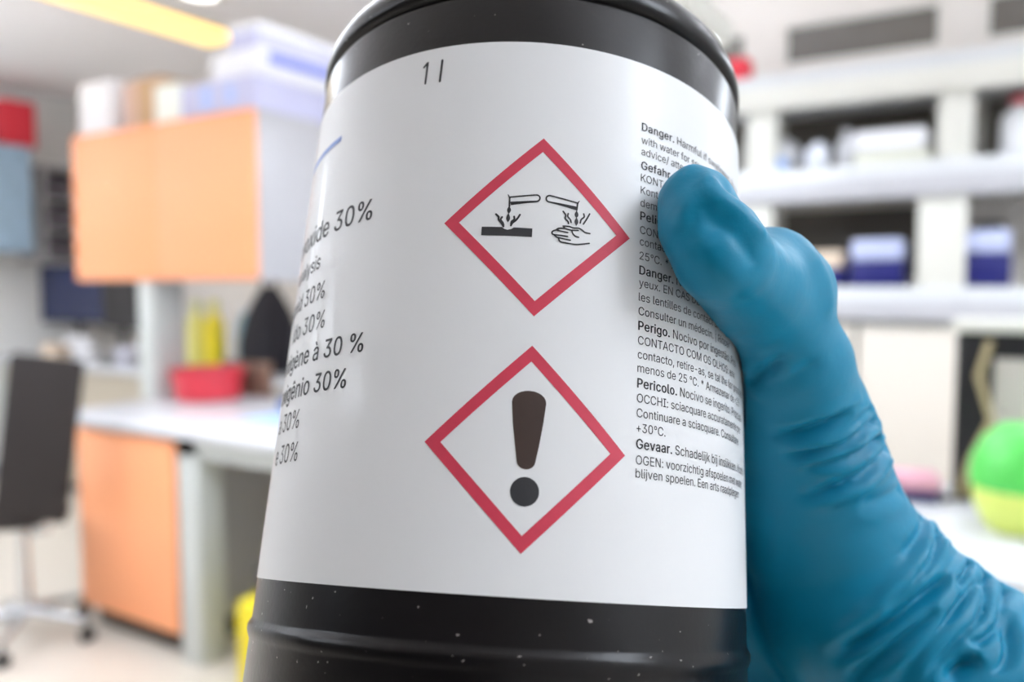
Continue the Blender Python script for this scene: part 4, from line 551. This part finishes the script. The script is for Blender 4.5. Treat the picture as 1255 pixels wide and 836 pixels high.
def text_width(txt, bold=0.0):
    b = text_mesh(txt, bold); w_ = max(v.co.x for v in b.verts)-min(v.co.x for v in b.verts); b.free(); return w_
_b = text_mesh('H'); CAPH = max(v.co.y for v in _b.verts); _b.free()
def put_text(segs, s, h, cap, xr=.85, end=None, m=ink, smin=-78, smax=78):
    """segs: list of (text, bold); baseline at h; starts at s (or ends at end)"""
    tot = bmesh.new(); x = 0.0
    for txt, bold in segs:
        b = text_mesh(txt, bold)
        if not b.verts: continue
        x0 = min(v.co.x for v in b.verts); x1 = max(v.co.x for v in b.verts)
        for v in b.verts: v.co.x += x-min(0, x0)
        x += x1+.22
        me = bpy.data.meshes.new('q'); b.to_mesh(me); b.free(); tot.from_mesh(me); bpy.data.meshes.remove(me)
    k = cap/CAPH
    xm = max(v.co.x for v in tot.verts); xn = min(v.co.x for v in tot.verts)
    off = s-xn*k*xr if end is None else end-xm*k*xr
    for v in tot.verts: v.co = Vector((off+v.co.x*k*xr, h+v.co.y*k, 0))
    far = [v for v in tot.verts if v.co.x > smax or v.co.x < smin]
    bmesh.ops.delete(tot, geom=far, context='VERTS')
    return finish_flat(tot, 'printed_text', m)
def poly(bm, pts, mi=0):
    f = bm.faces.new([bm.verts.new((p[0], p[1], 0)) for p in pts]); f.material_index = mi
    return f
def stroke(bm, pts, wd, mi=0):
    pts = [Vector(p) for p in pts]
    for i, (a, b) in enumerate(zip(pts, pts[1:])):
        w0, w1 = (wd[i], wd[i+1]) if isinstance(wd, list) else (wd, wd)
        d = (b-a).normalized(); nn = Vector((-d.y, d.x))
        poly(bm, [a-nn*w0/2, b-nn*w1/2, b+nn*w1/2, a+nn*w0/2], mi)
    for i, p in enumerate(pts):
        ww = (wd[i] if isinstance(wd, list) else wd)/2
        poly(bm, [(p.x+ww*math.cos(k*math.pi/4), p.y+ww*math.sin(k*math.pi/4)) for k in range(8)], mi)
def sm(pts, n=4):
    """catmull-rom"""
    P = [Vector(p) for p in pts]; P = [P[0]*2-P[1]]+P+[P[-1]*2-P[-2]]; out = []
    for i in range(1, len(P)-2):
        for k in range(n):
            t_ = k/n
            out.append(.5*((2*P[i])+(-P[i-1]+P[i+1])*t_+(2*P[i-1]-5*P[i]+4*P[i+1]-P[i+2])*t_*t_+(-P[i-1]+3*P[i]-3*P[i+1]+P[i+2])*t_**3))
    out.append(P[-2]); return out

# red diamonds
DC, DS = 2.0, 14.5
def diamond(hc, name='hazard_diamond'):
    bm = bmesh.new()
    o_ = [(DC, hc+DS), (DC+DS, hc), (DC, hc-DS), (DC-DS, hc)]
    k = 12.15; i_ = [(DC, hc+k), (DC+k, hc), (DC, hc-k), (DC-k, hc)]
    for a in range(4):
        b = (a+1) % 4
        poly(bm, [o_[a], o_[b], i_[b], i_[a]])
    return finish_flat(bm, name, redink, lift=.04)
diamond(53.52); diamond(20.1)
# corrosion symbol
bm = bmesh.new()
def pill(bm, a, b, c, d, wd):   # tube outline: open end a (top) d (bottom), round end b..c
    a, b, c, d = map(Vector, (a, b, c, d)); mid = (b+c)/2; r = (b-c)/2; ax = (b-a).normalized()*r.length
    arc = [mid+r*math.cos(t_)+ax*math.sin(t_) for t_ in [math.pi*k/8 for k in range(9)]]
    stroke(bm, [a]+arc+[d], wd)
pill(bm, (-2.55, 57.72), (1.35, 58.32), (1.45, 57.26), (-2.45, 56.85), .24)
poly(bm, [(-2.5, 56.95), (1.45, 57.36), (1.45, 57.15), (-2.4, 56.40)])
stroke(bm, [(-2.93, 58.15), (-2.66, 57.6), (-2.60, 56.2)], [.10, .26, .26])
pill(bm, (7.62, 57.75), (3.5, 58.42), (3.3, 57.36), (7.55, 56.98), .24)
poly(bm, [(7.55, 57.12), (3.35, 57.48), (3.3, 57.25), (7.62, 56.5)])
stroke(bm, [(8.0, 58.12), (7.74, 57.7), (7.64, 56.5)], [.10, .26, .26])
def drop(bm, x, yt, yb, wd):
    h = yt-yb
    poly(bm, [(x+wd*math.sin(math.pi*u)**1.2*(.35+.65*u)*sgn, yt-h*u) for sgn, us in ((1, [k/10 for k in range(11)]), (-1, [1-k/10 for k in range(1, 10)])) for u in us])
drop(bm, -2.63, 56.4, 54.95, .42); drop(bm, -2.68, 55.2, 53.55, .42)
drop(bm, 7.64, 56.6, 55.2, .42); drop(bm, 7.66, 55.5, 53.95, .42)
poly(bm, [(-6.57, 51.38), (1.04, 51.38), (1.04, 52.77), (-1.75, 52.77), (-2.1, 52.5), (-2.7, 52.35), (-3.2, 52.5), (-3.5, 52.77), (-6.57, 52.77)])
for pts in ([(-4.55, 54.85), (-4.12, 54.4), (-4.1, 53.95), (-3.65, 53.4), (-3.3, 52.85)], [(-3.6, 54.4), (-3.8, 53.95), (-3.45, 53.5), (-3.3, 53.05)],
            [(-.95, 54.9), (-1.2, 54.4), (-1.55, 53.9), (-2.0, 53.5), (-2.2, 53.05)], [(-1.8, 54.55), (-1.75, 54.1), (-2.1, 53.75), (-2.2, 53.3)]):
    stroke(bm, sm(pts, 3), .30)
for pts in ([(5.55, 56.05), (5.95, 55.5), (5.9, 54.95), (6.35, 54.5), (6.45, 54.15)], [(6.35, 55.8), (6.3, 55.3), (6.7, 54.85), (6.85, 54.4)],
            [(8.75, 56.1), (8.85, 55.6), (8.4, 55.1), (8.25, 54.5)], [(9.7, 56.25), (9.4, 55.6), (9.1, 55.0), (8.75, 54.4)]):
    stroke(bm, sm(pts, 3), .25)
for pts in ([(5.65, 53.65), (6.6, 53.7), (7.2, 53.55), (8.1, 53.62), (8.6, 53.4), (9.1, 53.08), (9.85, 53.03)], [(5.7, 53.6), (6.0, 53.3), (6.9, 53.15), (8.0, 53.25)],
            [(7.0, 53.1), (7.2, 52.6), (7.6, 52.25), (8.1, 52.15)], [(6.0, 53.3), (5.0, 53.2), (4.7, 52.9), (5.4, 52.78), (6.4, 52.68)],
            [(4.9, 53.0), (4.2, 52.7), (4.0, 52.4), (4.25, 52.1), (5.2, 52.1), (6.4, 52.05)], [(4.4, 52.0), (4.8, 51.72), (5.6, 51.62), (6.85, 51.5)],
            [(5.0, 51.65), (5.3, 51.1), (6.1, 50.98), (7.6, 50.92), (8.6, 51.1), (9.8, 51.42)]):
    stroke(bm, sm(pts, 3), .24)
sb = finish_flat(bm, 'corrosion_symbol', ink)
# exclamation mark
bm = bmesh.new()
pts = []
for k in range(13):
    a = math.pi*k/12; pts.append((2.0+2.42*math.cos(a), 26.2+1.75*math.sin(a)**.9 if math.sin(a) > 0 else 26.2))
pts += [(-.12, 23.2), (.35, 20.2)]
for k in range(9):
    a = math.pi+math.pi*k/8; pts.append((2.02+1.3*math.cos(a), 18.0+1.12*math.sin(a)))
pts += [(3.7, 20.2), (4.12, 23.2)]
poly(bm, pts)
finish_flat(bm, 'exclamation_stroke', inkbrown)
bm = bmesh.new(); poly(bm, [(2.05+2.0*math.cos(k*math.pi/20), 13.85+2.0*math.sin(k*math.pi/20)) for k in range(40)])
finish_flat(bm, 'exclamation_dot', ink)
# 1 l
bm = bmesh.new()
stroke(bm, [(-18.75, 82.0), (-18.12, 82.75), (-18.2, 78.85)], .38); finish_flat(bm, 'volume_digit', ink)
bm = bmesh.new(); stroke(bm, [(-15.45, 82.7), (-15.55, 78.75)], .38); finish_flat(bm, 'volume_letter', ink)
# blue stripe
bm = bmesh.new(); poly(bm, [(-62, 73.9), (-37.5, 73.9), (-37.6, 75.0), (-62, 75.0)]); finish_flat(bm, 'blue_stripe', blueink)
# right column
B_, N_ = .020, .0
X0 = 18.3
RX = 27.6/text_width('blijven spoelen. Een arts raadplegen')*CAPH/1.30
R3 = 8.0/text_width('30%')*CAPH/3.05
put_text([('Danger.', B_), ('Harmful if swallowed. Rinse', N_)], X0, 72.81, 1.40, RX)
put_text([('with water for several minutes', N_)], X0, 70.45, 1.30, RX)
put_text([('advice/ attention. Keep cool', N_)], X0, 68.40, 1.30, RX)
put_text([('Gefahr.', B_), ('Gesundheit', N_)], X0, 65.90, 1.40, RX)
put_text([('KONTAKT MIT DEN AUGEN:', N_)], X0, 63.78, 1.30, RX)
put_text([('Kontaktlinsen entfernen', N_)], X0, 61.62, 1.30, RX)
put_text([('dem Arzt zeigen. Weiter', N_)], X0, 59.42, 1.30, RX)
put_text([('Peligro.', B_), ('Nocivo en caso', N_)], X0, 57.14, 1.40, RX)
put_text([('CONTACTO CON LOS OJOS', N_)], X0, 54.82, 1.30, RX)
put_text([('contacto, si lleva y resulta', N_)], X0, 52.88, 1.30, RX)
put_text([('25°C. * Almacenar de', N_)], X0, 50.52, 1.30, RX)
put_text([('Danger.', B_), ('Nocif en cas', N_)], X0, 48.10, 1.40, RX)
put_text([('yeux. EN CAS DE CONTACT', N_)], X0, 46.10, 1.30, RX)
put_text([('les lentilles de contact si la', N_)], X0, 43.80, 1.30, RX)
put_text([('Consulter un médecin. | Rincer', N_)], X0, 41.55, 1.30, RX)
put_text([('Perigo.', B_), ('Nocivo por ingestão. Pro', N_)], X0, 39.19, 1.40, RX)
put_text([('CONTACTO COM OS OLHOS: enx', N_)], X0, 36.95, 1.30, RX)
put_text([('contacto, retire-as, se tal lhe for possível', N_)], X0, 34.78, 1.30, RX)
put_text([('menos de 25 °C. * Armazenar de <25', N_)], X0, 32.69, 1.30, RX)
put_text([('Pericolo.', B_), ('Nocivo se ingerito. Procura', N_)], X0, 30.35, 1.40, RX)
put_text([('OCCHI: sciacquare accuratamente per', N_)], X0, 28.15, 1.30, RX)
put_text([('Continuare a sciacquare. Consultare', N_)], X0, 25.95, 1.30, RX)
put_text([('+30°C.', N_)], X0, 23.75, 1.30, RX)
put_text([('Gevaar.', B_), ('Schadelijk bij inslikken. Voork', N_)], X0, 21.37, 1.40, RX)
put_text([('OGEN: voorzichtig afspoelen met water', N_)], X0, 19.10, 1.30, RX)
put_text([('blijven spoelen. Een arts raadplegen', N_)], X0, 17.21, 1.30, RX)
# left column (right aligned, running out of sight round the bottle)
put_text([('Peroxide 30%', .010)], 0, 56.15, 3.6, 9.5/8.0*R3*3.05/3.6, end=-26.1)
put_text([('analysis', 0)], 0, 50.6, 2.7, R3, end=-39.3)
put_text([('peroxid 30%', 0)], 0, 44.7, 3.05, R3, end=-36.3)
put_text([('ído 30%', 0)], 0, 39.35, 3.05, R3, end=-35.0)
put_text([('oxigène à 30 %', .010)], 0, 34.0, 3.05, R3, end=-24.7)
put_text([('oxigênio 30%', .010)], 0, 28.6, 3.05, R3, end=-27.5)
put_text([('a 30%', 0)], 0, 23.4, 3.05, R3, end=-39.3)
put_text([('e 30%', 0)], 0, 18.05, 3.05, R3, end=-38.2)

# ------------------------------------------------------------------ gloved hand
# skeleton in millimetres in the camera's frame (x right, y up, z towards the viewer), bottle axis known from above
def px(x, y, depth): return np.array([(x-627.5)/1000*depth, (418-y)/1000*depth, -depth])
nP0 = np.array(P0)*1000; nA = np.array(AX); nE1 = np.array(E1); nE2 = np.array(E2)
def cyl(th, h, r):
    a = math.radians(th)
    return nP0+nA*h+r*(math.sin(a)*nE1-math.cos(a)*nE2)
def on_bottle(x, y, rr):
    d = px(x, y, 1.0); dp = d-nA*(d@nA); o = -nP0; op = o-nA*(o@nA)
    A_, B2, C_ = dp@dp, 2*dp@op, op@op-rr*rr
    t_ = (-B2-math.sqrt(max(0, B2*B2-4*A_*C_)))/(2*A_); return d*t_
THUMB = [(on_bottle(852, 250, 48.4), 5.8), (on_bottle(861, 278, 49.6), 6.4), (on_bottle(884, 314, 51.0), 7.0), (px(920, 354, 134), 8.2),
         (px(950, 390, 142), 8.9), (px(968, 448, 149), 10.8), (px(978, 512, 156), 13.0), (px(991, 580, 162), 14.8),
         (px(1016, 660, 167), 16.9), (px(1055, 740, 168), 21.5), (px(1130, 840, 166), 25.6)]
KNUCK = [(px(922, 346, 136), 8.0), (px(944, 340, 140), 8.3), (px(965, 356, 143), 7.8), (px(963, 388, 146), 7.6)]
WRIST = [(px(1130, 840, 166), 25.6), (px(1270, 936, 160), 29.6), (px(1420, 1030, 152), 30.5), (px(1640, 1150, 143), 32.5)]
def palm_chain(h, rm):
    m = cyl(112, h, 43+rm)
    return m
FING = []
for k, (h, rm, lens, dh) in enumerate(((36, 12.0, (40, 30, 20), 4), (16, 12.0, (43, 33, 21), 1), (-4, 11.5, (40, 31, 20), -1), (-22, 10.5, (33, 24, 17), -3))):
    r0 = (9.4, 9.6, 9.2, 8.2)[k]
    m = cyl(126, h, 43+rm); ch = [(m, rm)]
    a = 126
    for j in range(8):
        ltot = sum(lens)
        a += ltot/8/(43+r0)*57.3
        rr = r0*(1.06, 1.0, .97, 1.03, .95, .93, .90, .80)[j]
        ch.append((cyl(a, h+dh*(j+1)/4, 43+r0*.96), rr))
    FING.append(ch)
PALM = []
for k, ch in enumerate(FING):
    c0 = (px(1045, 750, 184), px(1065, 775, 188), px(1080, 810, 188), px(1090, 850, 188))[k]
    m = ch[0][0]
    PALM.append([(c0, 17.0), ((c0*.5+m*.5)+nE1*2, 14.5), (m, ch[0][1])])
WEB = [(px(968, 600, 183), 11.0), (px(930, 570, 192), 11.0), (FING[0][0][0], 11.0)]
chains_soft = [THUMB, KNUCK, WRIST, WEB]+PALM
def cap_sd(P, ch):
    d = None
    for (a, ra), (b, rb) in zip(ch, ch[1:]):
        ab = b-a; L = ab@ab
        t_ = np.clip(((P-a)@ab)/L, 0, 1)
        q = np.linalg.norm(P-(a+t_[:, None]*ab), axis=1)-(ra+(rb-ra)*t_)
        d = q if d is None else smin(d, q, 1.5)
    return d
def smin(a, b, k):
    h = np.clip(.5+.5*(b-a)/k, 0, 1)
    return b*(1-h)+a*h-k*h*(1-h)
def sdf(P):
    d = None
    for n_, ch in enumerate(chains_soft):
        q = cap_sd(P, ch); d = q if d is None else smin(d, q, (0, 2.5, .5, 6.0, 4.5, 4.5, 4.5, 4.5)[n_])
    f = None
    for ch in FING:
        q = cap_sd(P, ch); f = q if f is None else smin(f, q, .5)
    return smin(d, f, 3.0)
bm = bmesh.new()
for ch in chains_soft+FING:
    for (a, ra), (b, rb) in zip(ch, ch[1:]):
        n_ = max(2, int(np.linalg.norm(b-a)/2.5))
        for i in range(n_+1):
            t_ = i/n_
            bmesh.ops.create_icosphere(bm, subdivisions=2, radius=float(ra+(rb-ra)*t_), matrix=Matrix.Translation(Vector(a*(1-t_)+b*t_)))
me = bpy.data.meshes.new('blob'); bm.to_mesh(me); bm.free()
ob = bpy.data.objects.new('blob', me); COL.objects.link(ob)
md = ob.modifiers.new('r', 'REMESH'); md.mode = 'VOXEL'; md.voxel_size = 1.15
md2 = ob.modifiers.new('s', 'SUBSURF'); md2.levels = 1; md2.subdivision_type = 'SIMPLE'
dg = bpy.context.evaluated_depsgraph_get()
gm = bpy.data.meshes.new_from_object(ob.evaluated_get(dg))
bpy.data.objects.remove(ob); bpy.data.meshes.remove(me)
NV = len(gm.vertices)
V = np.empty(NV*3); gm.vertices.foreach_get('co', V); V = V.reshape(-1, 3)
def grad(P, f, e=.15):
    f0 = f(P); g = np.stack([f(P+np.eye(3)[i]*e)-f0 for i in range(3)], 1)/e
    return f0, g/np.maximum(np.linalg.norm(g, axis=1, keepdims=True), 1e-6)
for _ in range(4):
    f0, g = grad(V, sdf); V -= (np.clip(f0, -1.5, 1.5)*.9)[:, None]*g
ED = np.empty(len(gm.edges)*2, dtype=np.int64); gm.edges.foreach_get('vertices', ED); ED = ED.reshape(-1, 2)
deg = np.bincount(ED.ravel(), minlength=NV)[:, None]
def smooth(V, n, lam=.5):
    for _ in range(n):
        S = np.stack([np.bincount(ED[:, 0], V[ED[:, 1], i], NV)+np.bincount(ED[:, 1], V[ED[:, 0], i], NV) for i in range(3)], 1)
        V = V+(S/deg-V)*lam
    return V
V = smooth(V, 6)
# flatten against the bottle
def push(V, rmin, soft=0):
    q = V-nP0; h = q@nA; rad = q-h[:, None]*nA; r = np.linalg.norm(rad, axis=1)
    k = np.where(r < rmin, rmin/np.maximum(r, 1e-3), 1.0)
    inside = (h > -40) & (h < 95)
    k = np.where(inside, k, 1.0)
    return nP0+h[:, None]*nA+rad*k[:, None]
V = push(V, RL+.35)
# folds of the glove: polylines traced on the photograph, dropped onto the surface, then raised or sunk
gm.vertices.foreach_set('co', V.ravel()); gm.update()
tris = [tuple(p.vertices) for p in gm.polygons]
bvh = BVHTree.FromPolygons([Vector(v) for v in V], tris)
def ZA(X, Y): return (905+X/4.18, 420+Y/4.18)
def ZB(X, Y): return (905+X/3.544, 600+Y/3.544)
def ZC(X, Y): return (1055+X/3.54, 600+Y/3.54)
FOLDS = [ # (amplitude mm, half-width mm, points)
 (-.75, 1.3, [ZA(*q) for q in ((30, 205), (70, 195), (120, 160), (180, 115), (250, 55))]),
 (-.25, 1.5, [ZA(*q) for q in ((160, 220), (260, 180), (370, 120))]),
 (-.95, 1.3, [ZA(*q) for q in ((130, 482), (280, 472), (400, 440), (500, 400), (590, 350))]),
 (.35, 1.0, [ZA(*q) for q in ((440, 385), (540, 335), (620, 285))]),
 (-.5, .8, [ZA(*q) for q in ((430, 510), (520, 470), (600, 415), (672, 345))]),
 (.3, .9, [ZA(*q) for q in ((400, 525), (500, 490), (600, 440), (675, 380))]),
 (-.85, 1.1, [ZA(*q) for q in ((190, 578), (300, 575), (420, 560), (540, 530), (620, 470), (695, 400))]),
 (.55, 1.2, [ZA(*q) for q in ((250, 612), (380, 592), (500, 560), (600, 515), (690, 450), (715, 400))]),
 (-.7, 1.0, [ZA(*q) for q in ((300, 650), (420, 628), (520, 605), (620, 565), (700, 495))]),
 (.55, 1.2, [ZA(*q) for q in ((350, 672), (480, 648), (600, 610), (700, 545), (740, 480))]),
 (-.8, 1.2, [ZA(*q) for q in ((280, 790), (400, 778), (520, 735), (640, 680), (720, 600), (750, 530))]),
 (.45, 1.4, [ZA(*q) for q in ((350, 820), (480, 800), (620, 745), (730, 670), (780, 590))]),
 (-.35, 1.4, [ZB(*q) for q in ((560, 60), (650, 30), (700, 0))]),
 (-.5, 1.2, [ZB(*q) for q in ((700, 290), (760, 240), (800, 170), (800, 110))]),
 (.55, 1.3, [ZB(*q) for q in ((450, 535), (600, 495), (720, 405), (800, 310), (835, 220), (830, 150))]),
 (-.85, 1.1, [ZB(*q) for q in ((620, 520), (680, 475), (760, 400), (830, 320), (862, 240), (862, 190))]),
 (.6, 1.3, [ZC(*q) for q in ((120, 510), (220, 430), (290, 360), (340, 280), (375, 215))]),
 (-1.5, 1.5, [ZC(*q) for q in ((-130, 760), (-60, 705), (0, 665), (120, 590), (230, 500), (330, 420), (385, 365))]),
 (.6, 1.3, [ZC(*q) for q in ((0, 740), (120, 640), (250, 550), (340, 470), (400, 400), (445, 320))]),
 (-1.2, 1.4, [ZC(*q) for q in ((-60, 836), (0, 790), (120, 695), (220, 615), (300, 545), (335, 500))]),
 (-1.0, .9, [ZC(*q) for q in ((415, 405), (445, 365), (475, 310))]),
 (.7, 1.3, [ZC(*q) for q in ((100, 830), (220, 700), (310, 590), (370, 520), (440, 440), (480, 360), (490, 305))]),
 (-.9, 1.3, [ZC(*q) for q in ((150, 836), (250, 715), (340, 610), (400, 530), (450, 455), (500, 400))]),
 (.8, 1.4, [ZC(*q) for q in ((200, 830), (330, 690), (420, 590), (490, 500), (510, 420), (500, 340))]),
 (-1.3, 1.2, [ZC(*q) for q in ((260, 836), (330, 745), (420, 640), (500, 565), (530, 490), (535, 410), (530, 340))]),
 (.9, 1.6, [ZC(*q) for q in ((400, 650), (480, 615), (555, 560), (590, 470), (590, 380))]),
 (1.0, 1.7, [ZC(*q) for q in ((280, 836), (340, 770), (410, 690), (460, 690), (510, 710), (550, 690))]),
 (-1.5, 1.6, [ZC(*q) for q in ((430, 668), (500, 665), (560, 625), (592, 580), (605, 500), (630, 440))]),
 (1.2, 1.6, [ZC(*q) for q in ((480, 836), (540, 740), (585, 650), (610, 540), (635, 460), (680, 412))]),
 (-1.4, 2.2, [ZC(*q) for q in ((400, 790), (440, 755), (490, 745))]),
 (-1.1, 2.0, [ZC(*q) for q in ((570, 836), (620, 740), (635, 650), (650, 540))]),
 (.9, 2.0, [ZC(*q) for q in ((600, 836), (700, 720), (760, 650))]),
 (.5, 2.4, [(1000, 320), (1012, 345), (1016, 372)]),
 (.6, 1.5, [(857, 205), (868, 225), (880, 245), (905, 262), (930, 285)]),
 (-.3, 2.2, [(850, 266), (862, 254), (870, 266)]),
 (-.5, 2.6, [(885, 275), (900, 285), (925, 318)]),
 (.4, 2.0, [(820, 235), (835, 215), (850, 203)]),
 (-.5, 1.6, [(893, 232), (915, 250), (935, 272)]),
]
NRM = None
def vnormals():
    m_ = gm; m_.vertices.foreach_set('co', V.ravel()); m_.update()
    a = np.empty(NV*3); m_.vertices.foreach_get('normal', a); return a.reshape(-1, 3)
NRM = vnormals()
disp = np.zeros(NV)
for amp, wd, pts in FOLDS:
    P = []; rim = 1.0
    for p_ in sm(pts, 4):
        d = Vector(px(p_[0], p_[1], 1.0)).normalized()
        hit = bvh.ray_cast(Vector((0, 0, 0)), d)
        if hit[0] is not None: q_ = np.array(hit[0]); rim = -hit[1].dot(d)
        else:
            loc = bvh.find_nearest(d*165)
            if loc[3] > 9: continue
            q_ = np.array(loc[0]); rim = 0.0
        if P and np.linalg.norm(q_-P[-1]) > 12: continue
        P.append(q_)
    if len(P) < 2: continue
    P = np.array(P); best = np.full(NV, 1e9); par = np.zeros(NV)
    lo = P.min(0)-4*wd; hi = P.max(0)+4*wd
    idx = np.where(np.all((V > lo) & (V < hi), axis=1))[0]
    if not len(idx): continue
    Q = V[idx]; bd = np.full(len(idx), 1e9); bt = np.zeros(len(idx))
    for i in range(len(P)-1):
        ab = P[i+1]-P[i]; L = ab@ab
        if L < 1e-6: continue
        t_ = np.clip(((Q-P[i])@ab)/L, 0, 1)
        q = np.linalg.norm(Q-(P[i]+t_[:, None]*ab), axis=1)
        better = q < bd; bd = np.where(better, q, bd); bt = np.where(better, (i+t_)/(len(P)-1), bt)
    taper = np.sin(np.clip((bt if rim < .5 else np.minimum(bt, 1-bt))*3.2, 0, 1)*math.pi/2)**1.2 if len(pts) > 3 else 1.0
    if amp < 0:
        disp[idx] += amp*taper*(1.9*np.exp(-(bd/(wd*.75))**1.4)-.55*np.exp(-((bd-wd*2.0)/(wd*.95))**2))
    else:
        disp[idx] += 1.25*amp*taper*np.exp(-(bd/(wd*.9))**2)
disp = np.clip(disp, -2.3, 1.0)
V = V+NRM*disp[:, None]
V = smooth(V, 1, .4)
V = push(V, RL+.45)
V = V*.001
gm.vertices.foreach_set('co', V.ravel()); gm.update()
for p in gm.polygons: p.use_smooth = True
gm.name = 'glove'
_g = None
glove_m = mat('glove_rubber', (0, 130, 167), .42, .00010, 700, spec=.32)
_g = glove_m.node_tree.nodes['Principled BSDF']; _g.inputs['Sheen Weight'].default_value = .14; _g.inputs['Sheen Roughness'].default_value = .35; _g.inputs['Sheen Tint'].default_value = (.35, .8, 1, 1)
gm.materials.clear(); gm.materials.append(glove_m)
wr = px(1270, 935, 160)*.001
hand = thing('gloved_hand', 'teal rubber gloved hand gripping the black bottle with its thumb on the label', 'hand')
hand.matrix_world = CM @ Matrix.Translation(Vector(wr))
go = bpy.data.objects.new('glove', gm); COL.objects.link(go); go.parent = hand
go.location = -Vector(wr)
# sleeve beyond the frame
s0, s1 = px(1560, 1110, 145)*.001, px(1560, 1110, 145)*.001+(px(1640, 1150, 143)-px(1270, 935, 160))*.0016
sl = mesh_obj('sleeve', tb([s0*(1-k/6)+s1*(k/6) for k in range(7)], [.036, .038, .040, .041, .043, .045, .048], 32), mat('lab_coat', (236, 236, 238), .8, .0008, 120), hand)
sl.location = -Vector(wr)
